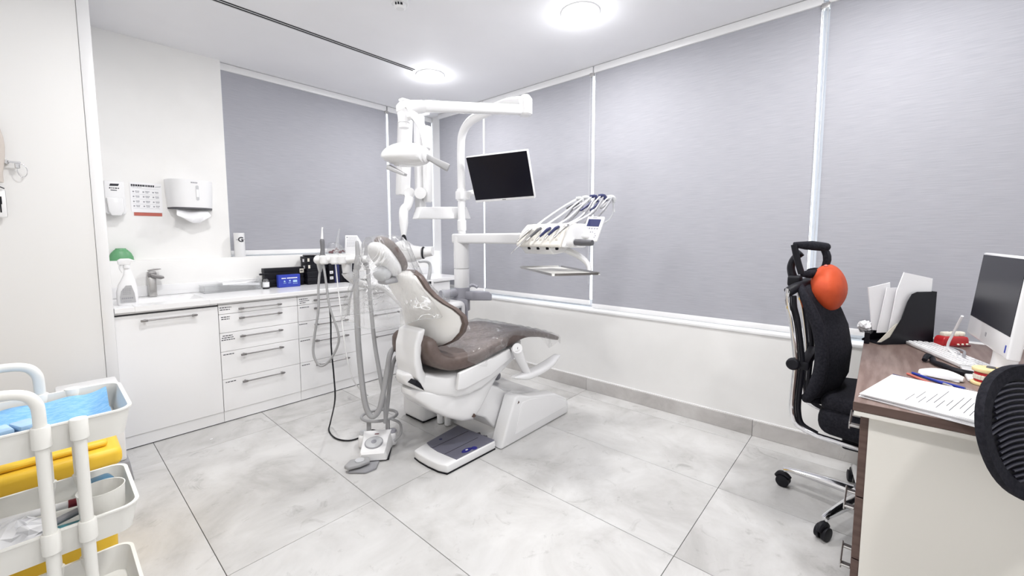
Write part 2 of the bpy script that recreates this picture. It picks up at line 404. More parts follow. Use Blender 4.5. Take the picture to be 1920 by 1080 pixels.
# ================================================================== CABINETS
rnd = random.Random(3)
def handle(b, x0, x1, z, y=3.262):
    yy = y-.026
    b.cyl((x0, yy, z), (x1, yy, z), .0048, n=10)
    for x in (x0, x1):
        s = 1 if x == x0 else -1
        b.box(x-.004, x+s*.030, yy-.006, yy+.006, z-.007, z+.007, .003, 2)
        b.box(x+s*.012, x+s*.022, yy, y, z-.005, z+.005)
    return b
def cabinet(x0, x1, fronts, label):
    t = thing('base_cabinet', label, 'cabinet', ((x0+x1)/2, 3.5, 0), group='white base cabinets under the counter')
    b = B().box(x0+.001, x1-.001, 3.282, 3.765, .078, .735 if x0 < .3 else .819)
    if x0 < .3: b.box(x0+.001, x1-.001, 3.282, 3.30, .735, .819)
    obj('body', b, 'dark_grey', t)  # dark grey puts shade into the gaps between the white fronts
    obj('plinth', B().box(x0+.001, x1-.001, 3.268, 3.30, .006, .0765), 'satin_white', t)
    obj('plinth_gap_shade', B().box(x0+.001, x1-.001, 3.274, 3.30, 0.0005, .006), 'black', t)  # black strip stands in for the shade in the gap below the plinth
    obj('top_rail', B().box(x0+.0015, x1-.0015, 3.262, 3.282, .8075, .8195), 'satin_white', t)
    for kind, z0, z1, lab in fronts:
        f = obj(kind, B().box(x0+.0016, x1-.0016, 3.262, 3.281, z0+.0013, z1-.0013, .0012, 1), 'satin_white', t)
        zz = z1-.034; hx0, hx1 = ((x0+x1)/2-.136, (x0+x1)/2+.134)
        if lab is not None and lab < 0: zz = z1-.036
        if lab != 99: obj('handle', handle(B(), hx0, hx1, zz), 'handle_steel', f)
        if lab and 0 < lab < 9:
            s = B()
            for i in range(lab): strokes(s, x0+.006+rnd.uniform(0, .012), x0+.075+rnd.uniform(-.015, .012), 3.262, z1-.020-i*.014, .0055, rnd)
            obj('drawer_label', s, 'ink', f)
D5 = lambda a, b_, c, d, e: [('drawer', .741, .805, a), ('drawer', .614, .741, b_), ('drawer', .486, .614, c), ('drawer', .296, .486, d), ('drawer', .0775, .296, e)]
cabinet(.25, .75, [('door', .0775, .798, -1)], 'white cabinet with one big handled door under the sink')
cabinet(.75, 1.25, D5(2, 2, 3, 1, 1), 'white five-drawer cabinet next to the sink cabinet')
cabinet(1.25, 1.75, D5(3, 1, 1, 1, 1), 'white five-drawer cabinet behind the hanging suction hoses')
cabinet(1.75, 2.25, [('drawer', .614, .805, 0), ('drawer', .425, .614, 0), ('door', .0775, .425, -1)], 'white cabinet half hidden behind the plastic-wrapped headrest')
cabinet(2.25, 2.735, [('drawer', .715, .805, 99), ('drawer', .50, .715, 0), ('door', .0775, .50, 0)], 'white cabinet in the room corner, seen past the chair back')
# the continuous worktop with its moulded sink
t = thing('worktop', 'white moulded worktop with built-in sink running along the back wall', 'worktop', (1.57, 3.5, .82))
sx0, sx1, sy0, sy1 = .34, .70, 3.37, 3.64
b = B()
b.box(.252, sx0, 3.235, YB, .82, .85, .002, 1); b.box(sx1, 2.905, 3.235, YB, .82, .85, .002, 1)
b.box(sx0, sx1, 3.235, sy0, .82, .85); b.box(sx0, sx1, sy1, YB, .82, .85)
obj('slab', b, 'worktop_white', t)
b = B(); b.box(.252, 2.905, 3.752, YB-.001, .851, .925, .003, 2)
obj('upstand', b, 'worktop_white', t)
def bas(x0, x1, y0, y1, z): return [(x0, y0, z), (x1, y0, z), (x1, y1, z), (x0, y1, z)]
b = B(); b.loft([bas(sx0, sx1, sy0, sy1, .85), bas(sx0+.004, sx1-.09, sy0+.03, sy1-.02, .76), bas(sx0+.03, sx1-.13, sy0+.06, sy1-.05, .745)], cap=False)
b.quad(*bas(sx0+.03, sx1-.13, sy0+.06, sy1-.05, .745))
obj('basin', b, 'worktop_white', t, smooth=50)
obj('drain', B().lathe((.47, 3.50, .746), [(.022, 0), (.022, .003), (.001, .003)], 20), 'steel', t)

# tall cabinet at the left
t = thing('tall_cabinet', 'tall white cupboard with a key in its lock, left of the sink counter', 'cupboard', (-.4, 3.5, 0))
obj('carcass', B().box(-1.25, .249, 3.262, 3.84, .0, 2.598), 'cupboard_white', t)
obj('side_panel', B().box(.2005, .250, 3.234, 3.262, .0, 2.598, .003, 2), 'gloss_white', t)
d1 = obj('door', B().box(-.38, .1995, 3.240, 3.260, .085, 2.59, .0015, 1), 'cupboard_white', t)
obj('door', B().box(-.97, -.384, 3.240, 3.260, .085, 2.59, .0015, 1), 'cupboard_white', t)
lk = (-0.0861, 3.2200, 1.6234)
b = B().cyl((lk[0], 3.241, lk[2]), (lk[0], 3.222, lk[2]), .010, n=16)
obj('lock', b, 'chrome', d1)
b = B(); b.box(lk[0]+.002, lk[0]+.045, 3.205, 3.2085, lk[2]-.006, lk[2]+.004, .001, 1); b.box(lk[0]-.002, lk[0]+.006, 3.205, 3.225, lk[2]-.002, lk[2]+.002)
b.box(lk[0]+.025, lk[0]+.042, 3.2035, 3.210, lk[2]-.030, lk[2]-.006, .002, 1)
obj('key', b, 'chrome', d1)
ring = [(lk[0]+.048+.016*math.cos(a*math.pi/8), 3.209-.006*math.sin(a*math.pi/8), lk[2]-.040+.030*math.sin(a*math.pi/8)) for a in range(17)]
obj('key_ring', B().tube(ring, .0018, 6, 0), 'chrome', d1)
# cloth bag hanging on the cupboard door, cut by the left edge of the picture
t = thing('hanging_bag', 'beige cloth bag with a white and black tag hanging on the tall cupboard', 'bag', (-.16, 3.20, 1.5))
b = B(); rings = []
for i in range(9):
    u = i/8; z = 1.86-.34*u; hw = .012+.035*math.sin(min(1, u*1.15)*math.pi*.62); cx = -.135+.01*math.sin(u*5)
    rings.append([(cx+hw*math.cos(k*math.pi/8), 3.205+(.008+.022*u)*math.sin(k*math.pi/8), z) for k in range(16)])
b.loft(rings); obj('pouch', b, 'beige_cloth', t, smooth=60)
obj('strap', B().tube([(-.135, 3.205, 1.52), (-.125, 3.195, 1.505), (-.10, 3.195, 1.49)], .0025, 6, 4), 'ink', t)
tg = B().box(-.150, -.098, 3.205, 3.212, 1.352, 1.485, .006, 2); obj('tag', tg, 'plastic_white', t)
b = B(); b.box(-.132, -.112, 3.2035, 3.2051, 1.415, 1.452); b.box(-.120, -.115, 3.2035, 3.2051, 1.375, 1.415)
obj('tag_print', b, 'black', t)

# ---- tap
t = thing('sink_tap', 'square brushed steel tap behind the sink', 'tap', (.505, 3.70, .85))
fx, fy = .487, 3.715
obj('body', B().box(fx-.021, fx+.021, fy-.022, fy+.024, .851, .985, .004, 2), 'steel', t)
obj('spout', B().prism([(fx-.005, .985), (fx+.042, .968), (fx+.062, .975), (fx+.058, .990), (fx-.012, 1.012)], 'y', fy-.045, fy+.018, .004), 'handle_steel', t)
obj('cartridge', B().box(fx-.021, fx+.024, fy-.022, fy+.024, .986, 1.022, .004, 2), 'handle_steel', t)
obj('lever', B().prism([(fx-.016, 1.026), (fx+.05, 1.036), (fx+.05, 1.040), (fx+.015, 1.040), (fx-.018, 1.032)], 'y', fy-.024, fy+.024, .0015), 'handle_steel', t)

# ---- wall fittings over the counter
t = thing('soap_dispenser', 'white soap dispenser with a white push bar on the wall by the cupboard', 'dispenser', (.342, 3.85, 1.40))
obj('case', B().prism([(.293, 1.622), (.390, 1.624), (.394, 1.42), (.385, 1.408), (.297, 1.408), (.290, 1.42)], 'y', 3.775, 3.848, .008, 3), 'plastic_white', t)
obj('push_bar', B().prism([(.298, 1.512), (.378, 1.512), (.378, 1.425), (.362, 1.396), (.318, 1.396), (.304, 1.425)], 'y', 3.745, 3.790, .006, 3), 'gloss_white', t)
b = B(); b.prism([(.318, 1.589), (.360, 1.591), (.366, 1.606), (.323, 1.604)], 'y', 3.7735, 3.7755)
strokes(b, .316, .364, 3.775, 1.576, .007, rnd, .004, .010, .003); b.box(.323, .353, 3.7738, 3.775, 1.560, 1.565)
obj('logo', b, 'ink', t)
t = thing('wall_notice', 'white printed notice with twelve small entries above a red strip', 'poster', (.51, 3.85, 1.40))
obj('sheet', B().box(.425, .592, 3.8475, 3.8495, 1.428, 1.632), 'paper', t)
obj('red_strip', B().box(.437, .586, 3.8468, 3.8490, 1.404, 1.426), 'brick_red', t)
b = B(); strokes(b, .431, .553, 3.8475, 1.611, .013, random.Random(5), .005, .011, .0022)
obj('heading', b, 'ink', t)
b = B(); r5 = random.Random(8)
strokes(b, .432, .49, 3.8475, 1.600, .004, r5, .004, .01, .003)
for row, zz in enumerate((1.568, 1.535, 1.501, 1.470)):
    for col in range(3):
        x = .437+col*.052
        b.box(x, x+.008, 3.8469, 3.8475, zz-.005, zz+.004); strokes(b, x+.014, x+.036, 3.8475, zz+.003, .0055, r5, .003, .008, .0012); strokes(b, x+.016, x+.034, 3.8475, zz-.005, .004, r5, .003, .007, .0012)
obj('entries', b, 'ink_grey', t)
b = B()
for zz in (1.590, 1.551, 1.518, 1.485, 1.455): b.box(.435, .578, 3.8470, 3.8475, zz-.0008, zz+.0008)
b.prism([(.556, 1.603), (.586, 1.607), (.590, 1.615), (.558, 1.610)], 'y', 3.8469, 3.8475)
obj('rules', b, 'light_grey', t)
t = thing('paper_towel_dispenser', 'large white paper towel dispenser on the wall beside the blind', 'dispenser', (.75, 3.85, 1.46))
cx, zt, zb = .752, 1.668, 1.470
def arc(z, k, drop=0): return [(cx+a*.145*k, (3.848-.118*math.sqrt(max(0, 1-abs(a)**3.2)) if i < 17 else 3.848), z) for i, a in enumerate([-1+i/8 for i in range(17)])]
b = B(); b.loft([arc(zt-.0, .97), arc(zt-.004, .985), arc(1.56, .97), arc(zb+.02, .94), arc(zb, .92)])
case = obj('case', b, 'plastic_white', t, smooth=40)
b = B(); b.loft([arc(zb-.0005, .93), arc(zb-.012, .915)]); obj('bottom_lip', b, 'dark_grey', t)
b = B(); b.prism([(cx+.024+.0085*math.cos(k*math.pi/8), 1.575+(.045 if math.sin(k*math.pi/8) > 0 else -.045)+.0085*math.sin(k*math.pi/8)) for k in range(16)], 'y', 3.7265, 3.735)
obj('level_window', b, 'light_grey', t)
b = B(); b.box(cx+.017, cx+.031, 3.7262, 3.7300, 1.545, 1.60); obj('level_glass', b, 'paper', t)
b = B(); strokes(b, cx-.012, cx+.026, 3.7302, 1.647, .009, random.Random(2), .005, .008, .0015); obj('logo', b, 'ink_grey', t)
def towel(u, v):     # u across, v down
    hw = .088+.028*v if v < .6 else .088+.028*.6-.10*(v-.6)**1.0
    return (cx-.006+(2*u-1)*hw+.010*v, 3.79-.055*math.sin(v*2.2)-.008*math.sin(u*9+v*5), zb-.004-.108*v*(1-.30*(2*u-1)**2*v))
b = B(); b.loft([[towel(i/12, j/8) for i in range(13)] for j in range(9)], cap=False, closed=False)
obj('paper_towel', b, 'paper', t, smooth=60)

# ================================================================== THINGS ON THE COUNTER
t = thing('spray_bottle', 'white trigger spray bottle with a grey label at the left end of the counter', 'bottle', (.325, 3.37, .85))
bx_, by_ = .325, 3.375
rings = []
for z, hw, off in ((.8505, .045, 0), (.862, .049, 0), (.93, .048, 0), (.97, .042, .003), (1.00, .032, .008), (1.03, .022, .010), (1.06, .016, .008), (1.072, .013, .006)):
    rings.append([(bx_+off+hw*math.copysign(abs(math.cos(k*math.pi/10))**.75, math.cos(k*math.pi/10)), by_+min(hw*.62, .028)*math.copysign(abs(math.sin(k*math.pi/10))**.75, math.sin(k*math.pi/10)), z) for k in range(20)])
obj('bottle', B().loft(rings), 'plastic_white', t, smooth=50)
obj('label', B().prism([(bx_-.033, .868), (bx_+.034, .866), (bx_+.030, .92), (bx_+.018, .968), (bx_-.006, .968), (bx_-.028, .935), (bx_-.035, .90)], 'y', by_-.0315, by_-.026), 'spray_label', t)
b = B(); strokes(b, bx_-.029, bx_+.026, by_-.0315, .893, .010, random.Random(4), .006, .010, .002)
for z in (.876, .948, .938, .928, .918): strokes(b, bx_-.022, bx_+.016, by_-.0315, z, .003, random.Random(9), .004, .012, .002)
obj('label_print', b, 'mid_grey', t)
obj('collar', B().lathe((bx_+.006, by_, 1.07), [(.017, 0), (.017, .018), (.013, .020)], 18), 'plastic_white', t)
obj('trigger_head', B().prism([(bx_-.030, 1.092), (bx_+.022, 1.088), (bx_+.026, 1.112), (bx_+.052, 1.106), (bx_+.040, 1.118), (bx_+.020, 1.128), (bx_-.020, 1.128), (bx_-.033, 1.118)], 'y', by_-.014, by_+.014, .004), 'plastic_white', t)
obj('trigger', B().tube([(bx_-.020, by_, 1.094), (bx_-.023, by_, 1.070), (bx_-.014, by_, 1.045)], [.006, .005, .004], 8, 4), 'plastic_white', t)

t = thing('mixing_bowl', 'green rubber bowl upside down on the wall ledge behind the spray bottle', 'bowl', (.352, 3.812, 1.10))
obj('bowl', B().lathe((.352, 3.812, 1.1005), [(.064, 0), (.062, .022), (.052, .048), (.036, .068), (.027, .076), (.026, .081), (.001, .082)], 32, sy=.58), 'green', t, smooth=50)
t = thing('ledge_cup', 'tall white cylinder printed with a black letter G on the window ledge', 'canister', (1.045, 3.81, 1.10))
obj('canister', B().lathe((1.045, 3.812, 1.1005), [(.036, 0), (.037, .002), (.037, .186), (.035, .188), (.001, .188)], 32), 'plastic_white', t)
g = text_bm('G', .052, .001, True); g.xf(Tr((1.045, 3.7745, 1.235)) @ RZ(-8) @ RX(90)); obj('letter', g, 'ink', t, smooth=0)
b = B(); strokes(b, 1.014, 1.028, 3.7775, 1.236, .006, random.Random(1), .004, .006, .002); strokes(b, 1.063, 1.074, 3.7795, 1.236, .003, random.Random(1), .003, .005, .002)
obj('side_print', b, 'ink_grey', t)

# clear organiser tray with folded paper
t = thing('organiser_tray', 'long clear plastic tray on the counter right of the tap', 'tray', (.95, 3.62, .85))
x0, x1, y0, y1 = .752, 1.115, 3.60, 3.735
b = B()
for q in ((x0, x1, y0, y0+.003), (x0, x1, y1-.003, y1), (x0, x0+.003, y0, y1), (x1-.003, x1, y0, y1)): b.box(*q, .851, .905)
b.box(x0, x1, y0, y1, .851, .854); b.box(x0-.006, x1+.006, y0-.005, y0, .902, .905); b.box(x0-.006, x0, y0, y1, .902, .905)
obj('tray', b, 'clear_plastic', t)
b = B(); b.loft([[(.86+.25*i/10, y0+.02+.09*j/3, .925-.020*i/10+.006*math.sin(i*.9)) for i in range(11)] for j in range(4)], cap=False, closed=False)
b.loft([[(.87+.245*i/10, y0+.02-.002*j, .922-.020*i/10-.02*j) for i in range(11)] for j in range(2)], cap=False, closed=False)
solo('folded_paper', b, 'paper', 'folded white paper sheet lying in the clear organiser tray', 'paper', (.98, 3.66, .91))
# pump bottle
t = thing('pump_bottle', 'small clear pump bottle with black top and white label beside the black boxes', 'bottle', (1.155, 3.61, .85))
obj('bottle', B().lathe((1.155, 3.61, .8505), [(.022, 0), (.023, .004), (.023, .055), (.016, .072), (.009, .080)], 20), 'clear_plastic', t, smooth=40)
obj('label', B().lathe((1.155, 3.61, .8505), [(.0236, .014), (.0236, .052)], 20, cap=False), 'paper', t)
obj('foot', B().lathe((1.155, 3.61, .8503), [(.0245, 0), (.0245, .007), (.001, .007)], 20), 'black', t)
b = B(); b.lathe((1.155, 3.61, .930), [(.012, 0), (.012, .014), (.005, .016), (.005, .030)], 16); b.box(1.112, 1.175, 3.600, 3.620, .958, .972, .003, 2)
obj('pump', b, 'black', t)
t = thing('glass_bottle', 'clear empty bottle left of the pump bottle on the counter', 'bottle', (1.118, 3.64, .85))
obj('bottle', B().lathe((1.112, 3.645, .8505), [(.020, 0), (.022, .003), (.022, .05), (.014, .07), (.008, .085), (.008, .1)], 18), 'clear_plastic', t, smooth=40)

# black storage boxes
def bbox(x0, x1, y0, y1, z0, z1, label, lab_side=True, grp='black storage boxes on the counter'):
    t = thing('storage_box', label, 'box', ((x0+x1)/2, (y0+y1)/2, z0), group=grp)
    zs = z1-.026
    obj('body', B().box(x0+.003, x1-.003, y0+.003, y1-.003, z0+.0005, zs, .003, 2), 'black', t)
    obj('lid', B().box(x0, x1, y0, y1, zs-.010, z1-.0008, .003, 2), 'black', t)
    if lab_side:
        obj('tag', B().box(x0-.001, x0, (y0+y1)/2-.02, (y0+y1)/2+.012, z0+.02, z0+.045), 'paper', t)
        obj('tag', B().box(x0+.010, x0+.026, y0-.001, y0, z0+.024, z0+.052), 'paper_cream', t)
    return t
bbox(1.165, 1.470, 3.665, 3.735, .85, .915, 'long black box at the bottom behind the blue box', False)
q = bbox(1.165, 1.470, 3.665, 3.735, .915, 1.005, 'long black box with a framed white tag, behind the blue box', False)
obj('tag', B().box(1.434, 1.468, 3.6635, 3.665, .955, .990, .001, 1), 'paper_cream', q)
b = B(); strokes(b, 1.439, 1.463, 3.6635, .973, .012, random.Random(6), .003, .006, .002); obj('tag_print', b, 'ink', q)
hz = (.85, .908, .966, 1.024, 1.090); nm = ('bottom', 'second', 'third', 'top')
for i in range(4):
    bbox(1.480-(.004 if i == 3 else 0), 1.650, 3.625, 3.750, hz[i], hz[i+1], nm[i]+' box of the black stack right of the blue box', i in (2, 3))
t = thing('eyeglass_case', 'flat black case lying on top of the black box stack', 'case', (1.56, 3.69, 1.090))
obj('case', B().box(1.49, 1.645, 3.63, 3.74, 1.0905, 1.104, .006, 3), 'black_gloss', t)
obj('zip', B().tube([(1.59, 3.632, 1.1055), (1.62, 3.64, 1.107), (1.635, 3.67, 1.106)], .002, 6, 4), 'light_grey', t)
# blue box
t = thing('blue_box', 'blue cardboard box with white lettering in front of the black boxes', 'box', (1.325, 3.60, .85))
obj('carton', B().box(1.238, 1.405, 3.585, 3.625, .8505, .952, .002, 1), 'blue_print', t)
b = B(); strokes(b, 1.262, 1.297, 3.585, .9235, .0075, random.Random(3), .006, .009, .0012); strokes(b, 1.303, 1.385, 3.585, .9240, .0085, random.Random(4), .006, .010, .0012)
obj('lettering', b, 'lettering_white', t)
b = B(); b.lathe((0, 0, 0), [(.006, 0), (.0065, .006), (.004, .012), (.001, .014)], 12); b.move((1.283, 3.5845, .893))
b.box(1.318, 1.330, 3.5844, 3.585, .896, .908); b.box(1.348, 1.380, 3.5844, 3.585, .888, .906)
strokes(b, 1.275, 1.295, 3.585, .885, .004, random.Random(1), .004, .006, .002); strokes(b, 1.312, 1.334, 3.585, .885, .004, random.Random(2), .004, .006, .002); strokes(b, 1.348, 1.382, 3.585, .878, .004, random.Random(2), .004, .006, .002)
obj('icons', b, 'packet_blue', t)
# ring binders / folders behind the assistant arm
def binder(x0, x1, z1, label, m='black', tagz=()):
    t = thing('ring_binder', label, 'binder', ((x0+x1)/2, 3.70, .85), group='folders standing on the counter')
    obj('cover', B().box(x0, x1, 3.60, 3.745, .8505, z1, .003, 2), m, t)
    for z in tagz:
        f = obj('tag', B().box(x0+.006, x1-.012, 3.5988, 3.60, z, z+.024), 'paper', t)
        b = B(); strokes(b, x0+.011, x1-.018, 3.5988, z+.012, .008, random.Random(7), .003, .006, .002); obj('tag_print', b, 'ink', f)
binder(1.655, 1.702, 1.03, 'black folder with two white tags, left of the navy folder', tagz=(.885, .935))
binder(1.704, 1.750, 1.05, 'navy blue folder between two black folders', 'navy')
binder(1.752, 1.785, 1.05, 'black folder with no tag right of the navy folder')
binder(1.787, 1.85, 1.05, 'black folder with two white tags right of the untagged one', tagz=(.885, .935))
binder(1.852, 1.935, 1.06, 'wide black folder at the right end of the row, behind the suction holder')
solo('document_wallet', B().box(1.80, 1.98, 3.52, 3.595, .8505, .868, .002, 1), 'black', 'flat black wallet lying in front of the folders', 'wallet', (1.93, 3.55, .85))
# acrylic box with dark red beads, and sign holder
t = thing('acrylic_dispenser', 'clear acrylic box holding dark red capsules on the window ledge', 'container', (1.84, 3.80, 1.10))
obj('box', B().prism([(1.745, 1.101), (1.90, 1.101), (1.90, 1.13), (1.85, 1.19), (1.80, 1.21), (1.765, 1.20)], 'y', 3.775, 3.84, .003), 'clear_plastic', t)
b = B(); rr = random.Random(12)
for i in range(46):
    u = rr.random(); x = 1.765+.125*u; z = 1.107+rr.random()*(.010+.050*math.exp(-((u-.6)/.33)**2)); b.ball((x, rr.uniform(3.785, 3.83), z), .009, .006, .005, 8, 6)
o = obj('capsules', b, 'dark_red', t); o['kind'] = 'stuff'
t = thing('sign_holder', 'white acrylic sign holder with a page of fine print on the ledge', 'sign', (1.98, 3.80, 1.10))
obj('plate', B().prism([(1.905, 1.101), (2.08, 1.101), (2.08, 1.20), (2.035, 1.272), (1.915, 1.272)], 'y', 3.80, 3.808, .002), 'plastic_white', t)
b = B(); b.box(1.925, 1.937, 3.7992, 3.80, 1.246, 1.258)
for i in range(9): strokes(b, 1.942 if i < 2 else 1.927, 2.03, 3.80, 1.254-.011*i, .003, random.Random(i), .008, .02, .003)
obj('print', b, 'ink_grey', t)

# ================================================================== DENTAL CHAIR
def se(k, n, e):
    a = 2*math.pi*k/n; c, s = math.cos(a), math.sin(a)
    return math.copysign(abs(c)**e, c), math.copysign(abs(s)**e, s)
def slab_along_x(path, hw, th, yc, n=28, e=.42, b=None, endcap=True):
    """cushion swept along an (x,z) path: rounded-rectangle sections across Y"""
    b = b or B(); P = []
    def cr(A, i, u):
        p0, p1, p2, p3 = A[max(i-1, 0)], A[i], A[i+1], A[min(i+2, len(A)-1)]
        return .5*(2*p1+(p2-p0)*u+(2*p0-5*p1+4*p2-p3)*u*u+(3*p1-p0-3*p2+p3)*u**3)
    X = [p[0] for p in path]; Z = [p[1] for p in path]
    for i in range(len(path)-1):
        for k in range(5): P.append(tuple(cr(A, i, k/5) for A in (X, Z, hw, th)))
    P.append((X[-1], Z[-1], hw[-1], th[-1]))
    rings = []
    def ring(x, z, h, t, dx, dz, sc=1.0, st=1.0):
        L_ = math.hypot(dx, dz) or 1; nx, nz = -dz/L_, dx/L_
        return [(x+nx*t/2*st*se(k, n, e)[1], yc+h*sc*se(k, n, e)[0], z+nz*t/2*st*se(k, n, e)[1]) for k in range(n)]
    for i, (x, z, h, t) in enumerate(P):
        a = P[max(i-1, 0)]; c = P[min(i+1, len(P)-1)]; dx, dz = c[0]-a[0], c[1]-a[1]
        L_ = math.hypot(dx, dz)
        if i == 0 and endcap:
            for o, sc, st in ((.030, .82, .35), (.016, .93, .75)): rings.append(ring(x-dx/L_*o, z-dz/L_*o, h, t, dx, dz, sc, st))
        rings.append(ring(x, z, h, t, dx, dz))
        if i == len(P)-1 and endcap:
            for o, sc, st in ((.016, .93, .75), (.030, .82, .35)): rings.append(ring(x+dx/L_*o, z+dz/L_*o, h, t, dx, dz, sc, st))
    return b.loft(rings)
def hull_x(secs, yc, n=28, e=.5):
    """body along X: secs = (x, half width, z bottom, z top)"""
    rings = []
    for x, h, z0, z1 in secs:
        rings.append([(x, yc+h*se(k, n, e)[0], (z0+z1)/2+(z1-z0)/2*se(k, n, e)[1]) for k in range(n)])
    return B().loft(rings)
YC = 1.88
ch = thing('dental_chair', 'brown and white dental patient chair in the middle of the room', 'dental chair', (1.85, YC, 0))
# floor plate with blue-grey mat
fp = [(1.705, 1.640), (1.345, 1.648), (1.326, 1.70), (1.318, 1.78), (1.318, 1.86), (1.325, 1.915), (1.40, 1.93), (1.690, 1.968)]
plate = obj('foot_plate', B().prism(fp, 'z', .007, .052, .008, 3), 'plastic_white', ch)
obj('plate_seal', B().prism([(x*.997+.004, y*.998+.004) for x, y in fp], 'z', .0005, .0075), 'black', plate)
mt = [(1.705, 1.648), (1.415, 1.655), (1.408, 1.72), (1.400, 1.80), (1.405, 1.87), (1.42, 1.925), (1.69, 1.960)]
mat_o = obj('foot_mat', B().prism(mt, 'z', .0515, .056, .0012, 1), 'footplate_blue', plate)
b = B(); b.box(1.404, 1.66, 1.742, 1.745, .0558, .0566); b.box(1.404, 1.68, 1.848, 1.851, .0558, .0566)
obj('mat_groove', b, 'black', mat_o)
b = B(); b.lathe((1.515, 1.683, .0560), [(.030, 0), (.030, .0008), (.001, .0008)], 20, sx=1.2, sy=.6); b.lathe((1.560, 1.670, .0560), [(.018, 0), (.018, .0008), (.001, .0008)], 16)
obj('mat_sticker', b, 'sticker_blue', mat_o, label='dark blue round sticker on the foot mat')
b = B(); b.lathe((1.517, 1.686, .0568), [(.009, 0), (.009, .0005), (.001, .0005)], 12, sy=.6); obj('sticker_mark', b, 'plastic_white', mat_o)
b = B(); b.lathe((1.50, 1.895, .0558), [(.010, 0), (.010, .0008), (.001, .0008)], 12); obj('mat_button', b, 'navy', mat_o)
# base
fin = [(1.715, .002), (1.800, .002), (2.410, .002), (2.425, .060), (2.400, .115), (2.260, .190), (1.985, .250), (1.880, .288), (1.845, .282)]
obj('base_housing', B().prism([(1.76, .002), (2.44, .002), (2.44, .07), (2.38, .12), (2.20, .205), (1.96, .262), (1.88, .275)], 'y', 1.70, 2.10, .012, 3), 'gloss_white', ch)
sf = obj('base_fin', B().prism(fin, 'y', 1.605, 1.705, .014, 3), 'gloss_white', ch)
obj('fin_panel', B().prism([(1.84, .055), (2.385, .062), (2.375, .105), (2.25, .172), (1.985, .232), (1.905, .235)], 'y', 1.6025, 1.606, .001, 1), 'satin_white', sf)
obj('warning_sticker', B().prism([(1.862, .238), (1.880, .242), (1.873, .256)], 'y', 1.6035, 1.606), 'walnut_edge', sf)
obj('base_wing', B().prism([(1.80, .03), (2.42, .03), (2.40, .11), (2.22, .215), (1.98, .285), (1.90, .285)], 'y', 2.10, 2.18, .012, 3), 'gloss_white', ch)
obj('lift_arm', B().prism([(1.50, .33), (1.64, .395), (1.78, .345), (1.935, .255), (1.86, .10), (1.83, .055), (1.77, .085), (1.70, .17), (1.60, .225), (1.53, .24)], 'y', 1.715, 2.05, .014, 3), 'gloss_white', ch)
obj('arm_cover', B().prism([(1.62, .392), (1.66, .402), (1.95, .265), (1.90, .255), (1.63, .372)], 'y', 1.73, 2.035, .004, 2), 'satin_white', ch)
for q in ((1.7093, 2.1583, 0.0000), (1.7219, 2.0956, 0.0000)): obj('under_motor', B().lathe((q[0], q[1], 0), [(.020, .006), (.023, .010), (.023, .17), (.015, .18)], 18), 'plastic_white', ch)
b = B()
for k, (y, z) in enumerate(((1.77, .03), (1.79, .025), (1.83, .03))): b.tube([(1.44+.03*k, y+.10, z), (1.52, y+.04, z-.01), (1.62, y, z+.01), (1.74, y-.02, z)], .009, 8, 5)
obj('floor_cables', b, 'dark_grey', ch)
# seat tub and skirt
obj('seat_tub', hull_x([(1.222, .03, .500, .525), (1.232, .055, .475, .535), (1.275, .105, .440, .535), (1.35, .165, .405, .525), (1.44, .215, .375, .525), (1.52, .232, .370, .530), (1.60, .238, .380, .535), (1.76, .232, .425, .560), (1.90, .215, .475, .590), (2.00, .185, .525, .605), (2.03, .15, .55, .60)], YC, e=.38), 'gloss_white', ch, smooth=40)
sk = obj('seat_skirt', hull_x([(1.24, .03, .42, .45), (1.26, .07, .400, .45), (1.32, .12, .335, .44), (1.41, .160, .265, .43), (1.50, .180, .215, .43), (1.57, .185, .195, .43), (1.62, .185, .235, .44), (1.74, .17, .36, .46), (1.84, .15, .43, .49)], YC-.02, e=.38), 'gloss_white', ch, smooth=40)
obj('warning_sticker', B().prism([(1.553, .238), (1.571, .242), (1.564, .256)], 'y', 1.664, 1.680), 'walnut_edge', sk)
obj('side_rail', B().prism([(1.4254, 1.6360, 0.5323)[::2], (1.4091, 1.6360, 0.4440)[::2], (1.4656, 1.6360, 0.4368)[::2], (1.6671, 1.6360, 0.4621)[::2], (1.8428, 1.6360, 0.5265)[::2], (1.8285, 1.6360, 0.5820)[::2], (1.7077, 1.6360, 0.5627)[::2]], 'y', 1.632, 1.655, .006, 3), 'gloss_white', ch)
obj('back_link', B().prism([(1.262, .765), (1.238, .69), (1.234, .60), (1.25, .52), (1.285, .455), (1.335, .425), (1.372, .447), (1.322, .50), (1.290, .56), (1.278, .63), (1.288, .70), (1.312, .775)], 'y', 1.760, 1.945, .014, 4), 'gloss_white', ch, smooth=45)
obj('link_gap', B().prism([(1.232, .492), (1.33, .415), (1.345, .425), (1.245, .512)], 'y', 1.765, 1.94), 'black', ch)
